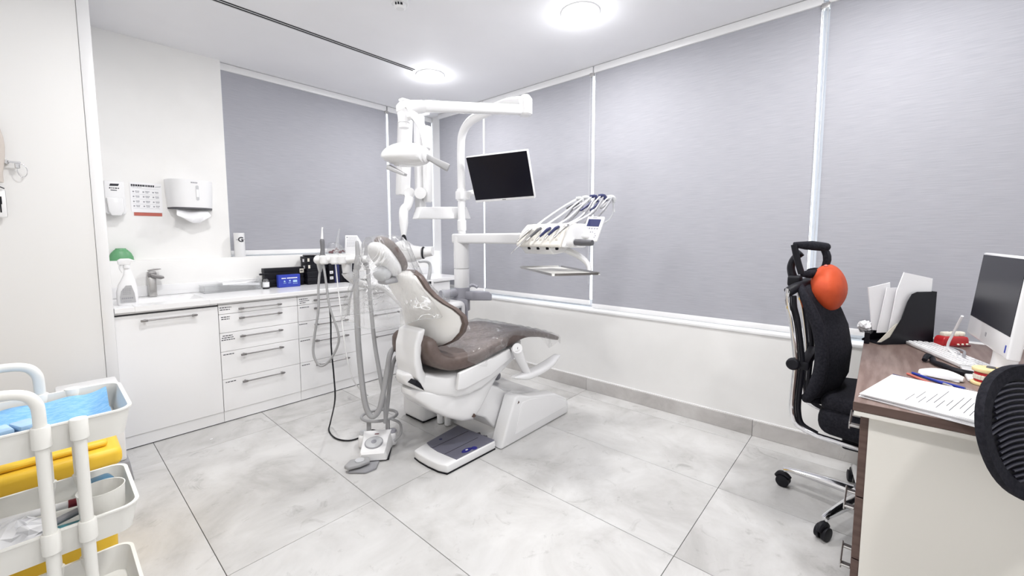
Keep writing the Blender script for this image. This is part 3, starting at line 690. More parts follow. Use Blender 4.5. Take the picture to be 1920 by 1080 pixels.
# cushions
seat = obj('seat_cushion', slab_along_x([(1.312, .700), (1.335, .622), (1.41, .582), (1.54, .580), (1.70, .610), (1.85, .632), (1.98, .640), (2.095, .622)], [.17, .200, .232, .246, .250, .248, .240, .228], [.08, .085, .09, .09, .085, .08, .065, .050], YC), 'leather_brown', ch, smooth=50)
obj('leg_cushion', slab_along_x([(2.10, .619), (2.21, .594), (2.34, .556), (2.45, .518)], [.226, .210, .190, .165], [.050, .047, .042, .036], YC, endcap=True), 'leather_brown', ch, smooth=50)
def back_rings(off0, off1, grow, n=17):
    S = [(1.390, .652, .06), (1.400, .668, .130), (1.408, .70, .190), (1.412, .75, .240), (1.410, .80, .262), (1.400, .840, .258), (1.372, .878, .232), (1.338, .908, .198), (1.302, .945, .168), (1.272, .99, .145), (1.252, 1.03, .135), (1.243, 1.055, .122), (1.236, 1.068, .085)]
    rings = []
    for i, (x, z, h) in enumerate(S):
        h += grow if 0 < i < len(S)-1 else grow*.5; r = []
        for k in range(n):
            a = -1+2*k/(n-1); r.append((x+off0*(1-.75*a**4)+.030*a*a*h/.27, YC+a*h, z))
        for k in range(n-1, -1, -1):
            a = -1+2*k/(n-1); r.append((x+off1*(1-.55*a**4)+.030*a*a*h/.27, YC+a*h*.985, z+(.012 if i == len(S)-1 else -.008 if i == 0 else 0)))
        rings.append(r)
    return rings
back = obj('back_cushion', B().loft(back_rings(-.004, .062, .016)), 'leather_brown', ch, smooth=55)
obj('back_shell', B().loft(back_rings(-.055, -.002, .0)), 'shell_white', ch, smooth=55)
# headrest: tilted pad, white shell behind, knuckle
HC = Vector((1.166, YC, 1.150)); hax = Vector((.60, 0, -.80)); hn = Vector((.80, 0, .60))
def pad(off, hl, hw, th, n=24, e=.8):
    rings = []
    for i in range(13):
        ph = -math.pi/2+math.pi*i/12; r = []
        for k in range(n):
            c_, s_ = se(k, n, e); r.append(HC+hn*(off+th*math.sin(ph)*(1 if off > 0 else 1))+hax*(hl*c_*max(.03, math.cos(ph))**.6)+Vector((0, hw*s_*max(.03, math.cos(ph))**.6, 0)))
        rings.append(r)
    return B().loft(rings)
hr = obj('headrest_pad', pad(.026, .110, .088, .032), 'leather_brown', ch, smooth=60)
obj('headrest_shell', pad(-.020, .108, .085, .038), 'gloss_white', ch, smooth=60)
kn = B(); kn.ball((1.135, YC, 1.070), .042, .055, .042); obj('headrest_knuckle', kn, 'light_grey', ch)
obj('headrest_bracket', B().box(1.125, 1.285, YC-.04, YC+.04, 1.020, 1.050, .012, 3, rot=RY(-6)), 'mid_grey', ch)
obj('headrest_post', B().box(1.225, 1.250, YC-.032, YC+.032, 1.0, 1.05, .008, 2, rot=RY(-12)), 'light_grey', ch)
# side armrest
ar = obj('armrest_arm', B().tube([(1.8457, 1.6000, 0.5914), (1.8801, 1.6000, 0.5186), (1.9568, 1.6000, 0.3998)], [.034, .028, .022], 14, 4), 'gloss_white', ch)
obj('armrest_pivot', B().cyl((1.8323, 1.5800, 0.5945), (1.9149, 1.6600, 0.5633), .030, n=20), 'gloss_white', ar)
obj('pivot_cap', B().cyl((1.8424, 1.5720, 0.5938), (1.8492, 1.5820, 0.5907), .013, n=16), 'dark_grey', ar)
obj('armrest_pad', slab_along_x([(1.845, .412), (1.93, .398), (2.05, .402), (2.16, .418), (2.245, .445)], [.024, .040, .044, .042, .028], [.022, .042, .044, .038, .026], 1.60, e=.7), 'gloss_white', ch, smooth=60)
bp_ = (2.0976, 2.0000, 0.2677)
obj('bumper', B().ball(bp_, .030, .024, .034), 'unit_grey', ch)

# ---- clear protective films
def film_sheet():
    b = B(); rr = random.Random(21); nx, ny = 46, 30; rows = []
    sx = [1.37, 1.44, 1.56, 1.70, 1.85, 1.98, 2.095, 2.25, 2.425, 2.50]; sz = [.68, .640, .640, .660, .680, .678, .652, .606, .546, .52]; shw = [.20, .246, .254, .256, .254, .246, .234, .21, .178, .17]
    def ip(A, x):
        for i in range(len(sx)-1):
            if x <= sx[i+1]: u = (x-sx[i])/(sx[i+1]-sx[i]); return A[i]*(1-u)+A[i+1]*u
        return A[-1]
    for i in range(nx+1):
        x = 1.47+.985*i/nx; row = []
        drop_n = .055+.030*math.sin(x*9)+.02*math.sin(x*23) if x > 1.6 else .115*max(0, (x-1.44)/.16)**.6
        for j in range(ny+1):
            v = -1+2*j/ny; hw = ip(shw, x); z = ip(sz, x)+.007+.004*math.sin(31*x+9*v)+.003*math.sin(57*x-23*v)
            if abs(v) < .86: y = v/.86*hw
            else:
                k = (abs(v)-.86)/.14; y = math.copysign(hw+.010+.010*math.sin(x*40+k), v); z -= k*(drop_n if v < 0 else .05)+.01
            row.append((x+.004*math.sin(17*v), YC+y, z))
        rows.append(row)
    return b.loft(rows, cap=False, closed=False)
solo('seat_film', film_sheet(), 'clear_film', 'clear plastic film draped over the seat and leg rest', 'plastic cover', (1.95, YC, .68), smooth=70)
def head_film():
    b = B(); rings = []; n = 48
    prof = [(1.262, .045, .03, 1.155), (1.252, .095, .065, 1.16), (1.222, .120, .095, 1.168), (1.16, .136, .108, 1.175), (1.10, .150, .125, 1.185), (1.04, .165, .150, 1.198), (.98, .195, .180, 1.220), (.92, .225, .215, 1.245), (.87, .245, .238, 1.258), (.835, .250, .245, 1.260)]
    for i, (z, rx, ry, cx) in enumerate(prof):
        r = []
        for k in range(n):
            a = 2*math.pi*k/n; f = 1+(.06*math.sin(9*a+i*.12)+.045*math.sin(16*a-i*.15))*min(1, i/4)
            r.append((cx+rx*f*math.cos(a)-(.0 if math.cos(a) > 0 else .04*min(1, max(0, (i-3)/4))), YC+.03*min(1, i/6)+ry*f*math.sin(a), z+.012*math.sin(3*a)*(i == len(prof)-1)))
        rings.append(r)
    b.loft(rings, cap=False); return b
hf = solo('headrest_film', head_film(), 'clear_film', 'clear plastic bag pulled over the headrest and hanging down behind it', 'plastic cover', (1.16, YC, .80), smooth=70)
HEM = []
for k in range(49):
    a = 2*math.pi*k/48; i = 9; f = 1+(.06*math.sin(9*a+i*.12)+.045*math.sin(16*a-i*.15))
    HEM.append((1.260+.250*f*math.cos(a)-(0 if math.cos(a) > 0 else .04), YC+.03+.245*f*math.sin(a), .835+.012*math.sin(3*a)))
obj('hem', B().tube(HEM, .0018, 6, 0), 'clear_plastic', hf)

# ================================================================== DENTAL UNIT (water box, column, delivery arm and console)
du = thing('dental_unit', 'white dental unit with grey collar column and instrument console arm', 'dental unit', (1.85, 2.40, 0))
obj('cabinet', B().box(1.600, 2.02, 2.215, 2.475, .205, .795, .045, 4), 'gloss_white', du)
obj('cabinet_foot', B().box(1.612, 1.90, 2.225, 2.465, .010, .208, .035, 4), 'satin_white', du)
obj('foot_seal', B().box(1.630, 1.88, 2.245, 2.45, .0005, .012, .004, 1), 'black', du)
obj('cabinet_edge', B().box(2.018, 2.032, 2.225, 2.465, .30, .80, .005, 2), 'unit_grey', du)
obj('rating_plate', B().box(1.90, 1.965, 2.2135, 2.2155, .685, .765), 'light_grey', du)
b = B(); b.box(1.912, 1.928, 2.2125, 2.2136, .71, .75); b.box(1.934, 1.955, 2.2125, 2.2136, .70, .752); obj('plate_print', b, 'dark_grey', du)
cxy = (2.085, 2.35)
obj('collar', B().lathe((*cxy, 0), [(.056, .70), (.060, .705), (.060, .872), (.057, .876)], 32), 'unit_grey', du)
obj('column_lower', B().lathe((*cxy, 0), [(.055, .876), (.057, .880), (.057, 1.012), (.055, 1.016)], 32), 'gloss_white', du)
col = obj('column_upper', B().lathe((*cxy, 0), [(.055, 1.018), (.058, 1.022), (.058, 1.250), (.050, 1.272), (.02, 1.275)], 32), 'gloss_white', du)
b = B(); b.prism([(2.0685, 2.2500, 0.8512)[::2], (2.2458, 2.2500, 0.8376)[::2], (2.2806, 2.2500, 0.8133)[::2], (2.2801, 2.2500, 0.7633)[::2], (2.0676, 2.2500, 0.7878)[::2]], 'y', 2.22, 2.32, .010, 3)
obj('lever_block', b, 'unit_grey', du)
obj('side_tube', B().cyl((1.90, 2.37, .838), (2.05, 2.355, .838), .030, n=20), 'unit_grey', du)
obj('pipe', B().tube([(2.12, 2.36, .85), (2.17, 2.33, .885), (2.19, 2.29, .87)], .012, 10, 4), 'unit_grey', du)
# cuspidor bowl, filler spout and cup
obj('spittoon_tower', B().box(1.735, 1.825, 2.34, 2.46, .80, .955, .02, 3), 'gloss_white', du)
obj('spittoon_bowl', B().lathe((1.69, 2.36, .80), [(.03, 0), (.06, .02), (.095, .08), (.10, .10), (.09, .098), (.05, .04), (.001, .03)], 28), 'gloss_white', du)
obj('cup_spout', B().tube([(1.815, 2.40, .95), (1.83, 2.40, 1.02), (1.825, 2.40, 1.065), (1.79, 2.40, 1.082), (1.735, 2.40, 1.082)], [.014, .012, .011, .010, .009], 12, 5), 'light_grey', du)
obj('sensor_window', B().box(1.745, 1.790, 2.336, 2.3405, .925, .945, .004, 2), 'black', du)
t = thing('drinking_cup', 'clear plastic cup standing on the unit beside the grey tube', 'cup', (1.865, 2.27, .80))
obj('cup', B().lathe((1.865, 2.265, .8005), [(.024, 0), (.024, .003), (.032, .085), (.033, .087)], 20, cap=False), 'clear_plastic', t)
obj('cup_base', B().lathe((1.865, 2.265, .8005), [(.024, 0), (.024, .004), (.001, .004)], 20), 'clear_plastic', t)

# delivery arm
A1 = Vector((2.085, 2.35, 1.266)); A2 = Vector((2.02, 1.66, 1.262))
obj('delivery_arm', B().box(2.030, 2.140, 1.64, 2.405, 1.206, 1.278, .016, 4), 'gloss_white', du)
# console: front looks to -X, long side along -Y
cs = obj('console_body', B().prism([(1.925, 1.206), (1.932, 1.192), (2.17, 1.194), (2.20, 1.236), (2.19, 1.308), (2.10, 1.334), (2.03, 1.328), (1.975, 1.286), (1.945, 1.238)], 'y', 1.350, 1.672, .012, 3), 'cream', du, smooth=50)
obj('console_cap', B().prism([(1.935, 1.192), (2.17, 1.186), (2.20, 1.236), (2.19, 1.306), (2.10, 1.328), (2.03, 1.322), (1.985, 1.284)], 'y', 1.322, 1.352, .012, 3), 'gloss_white', du, smooth=50)
obj('console_top', B().prism([(2.05, 1.286), (2.21, 1.256), (2.26, 1.286), (2.25, 1.331), (2.10, 1.331)], 'y', 1.345, 1.62, .014, 3), 'gloss_white', du, smooth=50)
obj('console_pan', B().prism([(1.945, 1.194), (2.16, 1.194), (2.12, 1.156), (2.00, 1.148)], 'y', 1.44, 1.66, .01, 3), 'gloss_white', du)
for k in range(4):
    y = 1.59-.068*k; obj('console_knob', B().lathe((1.955, y, 1.193), [(.009, 0), (.010, -.010), (.007, -.016), (.001, -.016)], 12), 'black', du)
for k in range(5):
    y = 1.61-.058*k; obj('handpiece_cradle', B().prism([(1.950, 1.225), (1.975, 1.262), (2.03, 1.306), (2.02, 1.318), (1.965, 1.280), (1.938, 1.235)], 'y', y-.010, y+.010, .004, 2), 'cream', du)
obj('grip_hub', B().cyl((1.985, 1.325, 1.222), (1.98, 1.278, 1.222), .026, n=18), 'gloss_white', du)
obj('grip', B().tube([(1.98, 1.279, 1.222), (1.975, 1.24, 1.221), (1.972, 1.165, 1.219)], [.017, .019, .016], 16, 4), 'dark_grey', du)
# control panel plate (screen, keys) tilted up towards the operator
def plate_frame(pos, x, y):
    x = Vector(x).normalized(); y = (Vector(y)-x*x.dot(Vector(y))).normalized(); z = x.cross(y); M = Matrix.Identity(4)
    for i in range(3): M[i][0], M[i][1], M[i][2], M[i][3] = x[i], y[i], z[i], pos[i]
    return M
PM = plate_frame((2.192, 1.299, 1.303), (0, -.998, -.057), (.469, -.051, .882))
pn = obj('control_panel', B().box(-.0575, .0575, -.0825, .0825, -.016, 0, .006, 3).xf(PM), 'gloss_white', du)
obj('panel_screen', B().box(-.042, .042, .012, .062, 0, .0008).xf(PM), 'navy', pn)
b = B()
for k in range(5): b.box(-.042+.018*k, -.030+.018*k, -.006, .004, 0, .0007)
for (x0, y0) in ((-.042, -.06), (-.032, -.045), (-.022, -.06), (.026, -.04), (.034, -.052), (.030, -.064), (-.005, -.030), (.008, -.030)): b.box(x0, x0+.008, y0, y0+.009, 0, .0007)
o = obj('panel_keys', b.xf(PM), 'ink_grey', pn); o['kind'] = 'stuff'
b = B().box(-.018, .012, .070, .0725, 0, .0007).xf(PM); obj('panel_logo', b, 'dark_grey', pn)
obj('panel_stalk', B().tube([(2.10, 1.34, 1.26), (2.17, 1.31, 1.255), (2.205, 1.30, 1.27)], .014, 10, 4), 'gloss_white', du)
# tray arm and tray
obj('tray_arm', B().tube([(2.0876, 1.5998, 1.1859), (2.1380, 1.5127, 1.1861), (2.1852, 1.4249, 1.1535), (2.2111, 1.3598, 1.1083), (2.2086, 1.3276, 1.0704), (2.1888, 1.3150, 1.0331)], [.028, .030, .028, .024, .020, .018], 14, 5, flat=.75), 'gloss_white', du)
tl, tf, tr_, tb = Vector((2.149, 1.829, 1.04)), Vector((1.819, 1.317, 1.04)), Vector((2.062, 1.165, 1.04)), Vector((2.40, 1.672, 1.04))
t = thing('instrument_tray', 'thin steel tray hanging under the instrument console', 'tray', tuple((tl+tr_)/2))
b = B(); b.loft([[tl, tf, tr_, tb], [v+Vector((0, 0, .003)) for v in (tl, tf, tr_, tb)]]); obj('sheet', b, 'offwhite', t)
cen = (tl+tr_)/2
for a_, c_ in ((tl, tf), (tf, tr_), (tr_, tb), (tb, tl)):
    d = (c_-a_).normalized(); out = Vector((d.y, -d.x, 0)); 
    if out.dot((a_+c_)/2-cen) < 0: out = -out
    a2, c2 = a_+d*.012, c_-d*.012
    b = B(); b.loft([[a2, c2, c2+out*.004+Vector((0, 0, .014)), a2+out*.004+Vector((0, 0, .014))], [a2-out*.003, c2-out*.003, c2+out*.001+Vector((0, 0, .014)), a2+out*.001+Vector((0, 0, .014))]])
    obj('rim', b, 'steel', t)

# handpieces with their hoses, lying in the console
hp_cols = ['steel', 'dark_grey', 'navy', 'navy', 'steel']
hp_lab = ['steel handpiece at the left end of the instrument console', 'dark grey handpiece second from the left on the console', 'blue-tipped handpiece in the middle of the console', 'blue-tipped handpiece second from the right on the console', 'steel handpiece at the right end of the console, by the control panel']
tops = [(1086, 370), (1096, 368), (1110, 366), (1126, 366), (1143, 368)]
HPT = [(2.2999, 1.4596, 1.5006), (2.3275, 1.4293, 1.5073), (2.3596, 1.3939, 1.5140), (2.3959, 1.3532, 1.5173), (2.4317, 1.3119, 1.5104)]
HPB = [(1.9450, 1.5917, 1.2848), (1.9479, 1.5209, 1.2904), (1.9573, 1.4575, 1.2928), (1.9620, 1.4003, 1.3012), (1.9697, 1.3396, 1.3093)]
HPM = [(2.1572, 1.5486, 1.4067), (2.1662, 1.5060, 1.3888), (2.1792, 1.4588, 1.3712), (2.2058, 1.3983, 1.3701), (2.2553, 1.3456, 1.3961)]
for k in range(5):
    T_, M_, Q_ = Vector(HPT[k]), Vector(HPM[k]), Vector(HPB[k])
    t = thing('dental_handpiece', hp_lab[k], 'handpiece', tuple(Q_), group='handpieces on the instrument console')
    N_ = Q_+(Q_-M_).normalized()*.02+Vector((0, 0, -.012))
    obj('hose', B().tube([T_+Vector((.02, -.02, -.10)), T_+Vector((.015, -.01, -.03)), T_, M_, Q_], .0050, 8, 6), 'gloss_white', t)
    obj('shade_sleeve', B().tube([T_.lerp(M_, .10)+Vector((.01, -.008, -.022)), T_.lerp(M_, .34)+Vector((.01, -.008, -.018)), T_.lerp(M_, .58)+Vector((.008, -.006, -.014))], [.008, .0095, .006], 10, 3), ('dark_grey', 'mid_grey', 'navy', 'navy', 'hose_grey')[k], t)  # grey and navy hose fittings, dark also to paint in shadow among the hoses
    e1 = Q_+Vector((-.038, .026, -.040))
    obj('body', B().tube([Q_+(M_-Q_).normalized()*.03, Q_, e1], [.009, .010, .006], 12, 3), hp_cols[k], t)
    obj('head', B().tube([e1, e1+Vector((-.018, .012, -.020))], [.006, .007], 10, 0), 'steel', t)
    obj('whip_arm', B().tube([Vector((2.235, 1.56-.06*k, 1.34)), Vector((2.27, 1.50-.06*k, 1.42)), T_+Vector((.004, -.01, -.012))], [.008, .007, .006], 8, 5), 'mid_grey', t)
    obj('whip_saddle', B().tube([T_+Vector((-.012, .016, -.006)), T_+Vector((.01, -.012, -.006)), T_+Vector((.016, -.022, -.04))], [.012, .013, .010], 10, 4), 'navy' if k in (2, 3) else 'light_grey', t)
t = thing('air_water_syringe', 'slim steel syringe hanging off the left end of the console, tip down', 'syringe', (1.9161, 1.5885, 1.2402))
obj('body', B().tube([(1.9666, 1.5680, 1.2911), (1.9228, 1.5817, 1.2465), (1.8798, 1.5953, 1.2089)], [.008, .009, .006], 10, 3), 'steel', t)
obj('tip', B().tube([(1.8798, 1.5953, 1.2089), (1.8473, 1.6130, 1.1778), (1.8312, 1.6282, 1.1528)], [.004, .003, .002], 8, 3), 'chrome', t)
obj('hose', B().tube([(1.9666, 1.5680, 1.2911), (2.0534, 1.5538, 1.3570), (2.2045, 1.5006, 1.4501), (2.3263, 1.4603, 1.5025)], .0045, 8, 5), 'gloss_white', t)
t = thing('suction_hose_end', 'light grey hose end hooked at the far right of the console arms', 'hose', (2.4427, 1.2944, 1.4696))
obj('hook', B().tube([(2.4168, 1.3262, 1.4900), (2.4425, 1.2988, 1.5036), (2.4503, 1.2875, 1.4831)], [.010, .014, .010], 10, 4), 'light_grey', t)
obj('hose', B().tube([(2.4439, 1.2955, 1.4900), (2.4394, 1.2917, 1.4186), (2.3995, 1.2992, 1.3600), (2.3485, 1.3232, 1.3325)], .005, 8, 5), 'light_grey', t)

# pole with lamp arm
E1 = Vector((2.0775, 1.7231, 2.0835)); E2 = Vector((1.3528, 1.9801, 1.9472)); P0 = Vector((2.092, 2.35, 1.28))
obj('pole', B().tube([P0, (2.092, 2.35, 1.60), (2.092, 2.35, 1.90), (2.09, 2.325, 2.01), (2.085, 2.24, 2.075), (2.08, 2.10, 2.10), (2.085, 1.90, 2.125), tuple(E1+Vector((.01, .01, .022)))], [.029, .029, .029, .030, .031, .032, .034, .036], 18, 6), 'gloss_white', du)
obj('pole_sleeve', B().lathe((2.092, 2.35, 0), [(.034, 1.52), (.036, 1.525), (.036, 1.60), (.034, 1.605)], 24), 'gloss_white', du)
obj('pole_collar', B().lathe((2.092, 2.35, 0), [(.032, 1.30), (.034, 1.305), (.034, 1.375), (.031, 1.38)], 24), 'gloss_white', du)

la = thing('operating_lamp', 'white dental operating lamp on a long jointed arm above the headrest', 'lamp', (float(E2.x), float(E2.y), 1.70))
obj('elbow', B().tube([E1+Vector((0, 0, -.070)), E1+Vector((0, 0, -.06)), E1+Vector((0, 0, .030)), E1+Vector((0, 0, .055))], [.036, .044, .044, .026], 20, 0), 'gloss_white', la)
dv = (E2-E1).normalized()
def beam(p, q, w0, h0, w1, h1, e=.45, n=20):
    p, q = Vector(p), Vector(q); d = (q-p).normalized(); s = d.cross(Vector((0, 0, 1))); s = s.normalized() if s.length > .01 else Vector((0, 1, 0)); u = s.cross(d)
    return B().loft([[c+s*(w*se(k, n, e)[0])+u*(h*se(k, n, e)[1]) for k in range(n)] for c, w, h in ((p, w0*.9, h0*.9), (p+d*.008, w0, h0), (q-d*.008, w1, h1), (q, w1*.9, h1*.9))])
SL = Vector((0, 0, -.034))
obj('long_arm', beam(E1+dv*.01+SL, E2-dv*.11+Vector((0, 0, .010)), .026, .030, .026, .030), 'gloss_white', la)
obj('knuckle', B().tube([E2-dv*.115+Vector((0, 0, .008)), E2-dv*.05+Vector((0, 0, .006)), E2, E2+Vector((0, 0, -.02)), E2+Vector((0, 0, -.075))], [.033, .038, .042, .036, .030], 18, 4), 'gloss_white', la, smooth=50)
obj('knob', B().lathe(tuple(E2+Vector((0, 0, -.105))), [(.020, 0), (.027, .004), (.028, .028), (.026, .030)], 22), 'plastic_white', la)
obj('top_cap', B().box(E2.x-.02, E2.x+.03, E2.y-.02, E2.y+.02, E2.z+.038, E2.z+.052, .005, 2), 'plastic_white', la)
obj('fork', B().tube([E2+Vector((.01, -.01, -.045)), (1.3729, 1.9220, 1.9066), (1.3947, 1.8916, 1.8607), (1.4064, 1.8713, 1.8034), (1.3963, 1.8419, 1.7190)], [.020, .022, .022, .021, .020], 14, 5), 'gloss_white', la)
# lamp head: flattened pod, axis along the image plane
LC = Vector((1.3102, 1.9035, 1.6756)); lx = (Vector((1.3535, 1.7639, 1.6774))-Vector((1.2580, 2.0556, 1.6932))).normalized(); ly = Vector((0, 0, 1)).cross(lx).normalized(); lz = lx.cross(ly)
def pod(s0, s1, fn, n=24):
    rings = []
    for i in range(15):
        s = s0+(s1-s0)*i/14; h, w, zo = fn(i/14); rings.append([LC+lx*s+ly*(w*math.cos(2*math.pi*k/n))+lz*(zo+h*math.sin(2*math.pi*k/n)*(1 if math.sin(2*math.pi*k/n) > 0 else .72)) for k in range(n)])
    return B().loft(rings)
obj('head', pod(-.142, .118, lambda u: (max(.006, .072*math.sin(math.pi*min(1, .05+u*.80))**.55), max(.006, .095*math.sin(math.pi*min(1, .06+u*.80))**.6), .004-.006*u)), 'gloss_white', la, smooth=60)
obj('head_end', B().tube([LC+lx*.10, LC+lx*.128, LC+lx*.134], [.036, .034, .026], 20, 0), 'gloss_white', la)
obj('end_button', B().tube([LC+lx*.132, LC+lx*.138], [.010, .009], 14, 0), 'light_grey', la)
obj('lens', B().tube([LC-lz*.040+lx*-.02, LC-lz*.047+lx*-.02], [.05, .045], 20, 0), 'satin_white', la)
obj('handle', beam(LC+lx*.122, (1.4277, 1.7019, 1.6094), .014, .013, .018, .020), 'hose_light', la)
obj('handle', beam((1.2546, 1.9904, 1.6257), (1.2650, 1.8507, 1.5710), .013, .014, .012, .007), 'hose_light', la)

# screen on the pole
SM = plate_frame((2.208, 2.066, 1.675), (.349, -.936, .035), (-.396, -.114, .911))
t = thing('wall_screen', 'flat white-framed black screen tilted on the unit pole', 'monitor', (2.208, 2.066, 1.50))
obj('case', B().box(-.235, .235, -.1725, .1725, -.035, 0, .006, 3).xf(SM), 'gloss_white', t)
obj('panel', B().box(-.230, .230, -.152, .167, 0, .0015).xf(SM), 'screen', t)
b = B(); strokes(b, -.014, .016, 0, -.162, .005, random.Random(2), .004, .006, .002); obj('logo', b.xf(SM @ Tr((0, 0, .0008)) @ RX(-90)), 'ink', t)
obj('mount', B().tube([(2.10, 2.335, 1.560), (2.1991, 2.3566, 1.5867), (2.3137, 2.3514, 1.6117)], [.022, .022, .024], 12, 4), 'gloss_white', t)
obj('clamp', B().box(2.05, 2.145, 2.31, 2.375, 1.528, 1.592, .008, 2), 'gloss_white', t)

# ================================================================== X-RAY UNIT
xr = thing('xray_unit', 'white wall-style dental x-ray arm folded beside the lamp, head by the headrest', 'x-ray unit', (1.88, 2.45, 1.40))
obj('support_box', B().prism([(1.7571, 2.4200, 1.4618)[::2], (2.1896, 2.4200, 1.4846)[::2], (2.2329, 2.4200, 1.3918)[::2], (1.7239, 2.4200, 1.3761)[::2]], 'y', 2.395, 2.46, .010, 3), 'gloss_white', xr)
obj('post', B().box(1.800, 1.862, 2.465, 2.53, 1.44, 2.11, .012, 3), 'gloss_white', xr)
obj('inner_beam', B().box(1.822, 1.872, 2.405, 2.462, 1.50, 2.03, .012, 3), 'gloss_white', xr)
obj('joint_disc', B().cyl((1.7509, 2.3900, 1.5545), (1.7921, 2.4400, 1.5612), .040, n=24), 'gloss_white', xr)
obj('top_link', beam((1.9171, 2.5204, 2.1659), (1.6970, 2.5172, 2.0885), .030, .034, .030, .034), 'gloss_white', xr)
obj('outer_beam', beam((1.7264, 2.5109, 2.0611), (1.6930, 2.5145, 1.5442), .042, .042, .040, .040, e=.3), 'gloss_white', xr)
obj('joint_disc', B().cyl((1.7141, 2.4619, 1.5568), (1.7403, 2.5249, 1.5707), .038, n=24), 'gloss_white', xr)
obj('lower_arm', B().tube([(1.7122, 2.4604, 1.5273), (1.6931, 2.4599, 1.4714), (1.6679, 2.4686, 1.4341), (1.6505, 2.4465, 1.3420), (1.6334, 2.4247, 1.2549)], [.034, .030, .032, .030, .013], 16, 5), 'gloss_white', xr)
obj('wrist', B().tube([(1.6343, 2.4255, 1.2693), (1.6200, 2.4060, 1.2262)], [.010, .024], 14, 0), 'black', xr)
obj('wrist_ring', B().tube([(1.5957, 2.4014, 1.2122), (1.6086, 2.3890, 1.2299), (1.6219, 2.3722, 1.2157)], .006, 8, 4), 'chrome', xr)
hd = obj('head', B().loft([[Vector(c)+Vector((.663, -.749, 0))*(hw*se(k, 22, .5)[0]*.25)+Vector((.749, .663, 0))*(hw*se(k, 22, .5)[0])+Vector((0, 0, 1))*(hh*se(k, 22, .5)[1]) for k in range(22)] for c, hw, hh in (((1.5432, 2.3925, 1.1498), .02, .03), ((1.5506, 2.3849, 1.1568), .055, .058), ((1.5813, 2.3511, 1.1637), .065, .070), ((1.6031, 2.2936, 1.1434), .060, .056), ((1.6330, 2.2304, 1.1509), .052, .040), ((1.6422, 2.2201, 1.1509), .045, .036))]), 'gloss_white', xr, smooth=45)
obj('ring', B().cyl((1.6399, 2.2227, 1.1509), (1.6445, 2.2175, 1.1509), .040, n=24), 'black', xr)
obj('cone', B().tube([(1.6422, 2.2201, 1.1509), (1.6468, 2.2149, 1.1509), (1.6755, 2.1684, 1.1597)], [.034, .030, .028], 22, 0), 'plastic_white', xr)

# ================================================================== ASSISTANT HOLDER
ah = thing('assistant_holder', 'white suction holder arm left of the headrest with grey hoses hanging from it', 'holder', (1.1957, 2.3373, 1.0795))
obj('bar', B().tube([(1.0673, 2.5027, 1.1201), (1.0798, 2.4885, 1.1201), (1.1089, 2.4409, 1.1236), (1.1623, 2.3651, 1.1208), (1.2143, 2.3067, 1.1238), (1.2609, 2.2389, 1.1242)], [.020, .034, .030, .032, .030, .026], 16, 5, flat=.8), 'gloss_white', ah, smooth=60)
for px in ((1.0914, 2.4301, 1.1216), (1.1281, 2.3736, 1.1220), (1.1568, 2.3411, 1.1219)):
    obj('clip', B().lathe((px[0], px[1], px[2]-.026), [(.020, 0), (.026, .008), (.026, .044), (.020, .052)], 18), 'gloss_white', ah)
obj('neck', B().tube([(1.1913, 2.3597, 1.0977), (1.1898, 2.3543, 1.0411)], [.030, .026], 16, 0), 'gloss_white', ah)
obj('arm', B().tube([(1.1881, 2.3570, 1.0474), (1.2088, 2.3605, 1.0204), (1.2884, 2.3851, 0.9670), (1.4689, 2.4177, 0.9212), (1.60, 2.35, .77)], [.030, .028, .024, .022, .022], 16, 4), 'gloss_white', ah)

t = thing('syringe_handpiece', 'grey syringe with long white nozzle standing in the holder, leftmost', 'handpiece', (1.0845, 2.4406, 1.1433), group='handpieces in the suction holder')
obj('handle', B().tube([(1.0908, 2.4459, 1.2427), (1.0900, 2.4452, 1.2303), (1.0890, 2.4403, 1.1806), (1.0841, 2.4403, 1.1371), (1.0854, 2.4373, 1.1247)], [.008, .013, .012, .015, .008], 12, 4), 'syringe_grey', t)
obj('nozzle', B().tube([(1.0904, 2.4456, 1.2365), (1.0943, 2.4489, 1.2986), (1.0962, 2.4484, 1.3110)], [.008, .004, .005], 12, 0), 'gloss_white', t)
obj('hose', B().tube([(1.0854, 2.4373, 1.1247), (1.0846, 2.4100, 1.0200), (1.0858, 2.3725, 0.8515), (1.1078, 2.3304, 0.7128), (1.1050, 2.3240, 0.6358), (1.0662, 2.3560, 0.5404), (1.0274, 2.3960, 0.5097), (1.0069, 2.4273, 0.5744), (1.0190, 2.4399, 0.6644), (1.0505, 2.4404, 0.8328), (1.0670, 2.4672, 0.9546), (1.0888, 2.4859, 1.0595)], .0068, 8, 6), 'hose_grey', t)
obj('hose_socket', B().tube([(1.0912, 2.4879, 1.0974), (1.0894, 2.4864, 1.0690), (1.0880, 2.4852, 1.0469)], [.020, .014, .008], 12, 0), 'light_grey', t)
t = thing('saliva_ejector', 'white tapering saliva ejector standing second in the holder', 'handpiece', (1.1423, 2.3752, 1.1432), group='handpieces in the suction holder')
obj('nozzle', B().tube([(1.1386, 2.3802, 1.1494), (1.1503, 2.3779, 1.2363), (1.1600, 2.3738, 1.2922), (1.1618, 2.3733, 1.3046)], [.014, .009, .005, .006], 12, 4), 'clear_plastic', t)
obj('body', B().tube([(1.1338, 2.3803, 1.1059), (1.1386, 2.3802, 1.1494)], [.011, .013], 12, 0), 'gloss_white', t)
obj('hose', B().tube([(1.1338, 2.3803, 1.1059), (1.1300, 2.3510, 0.9580), (1.1233, 2.3095, 0.8070), (1.1211, 2.2780, 0.6561), (1.1298, 2.2492, 0.5033), (1.1644, 2.2420, 0.3948), (1.2456, 2.2598, 0.3025)], .0035, 7, 5), 'gloss_white', t)
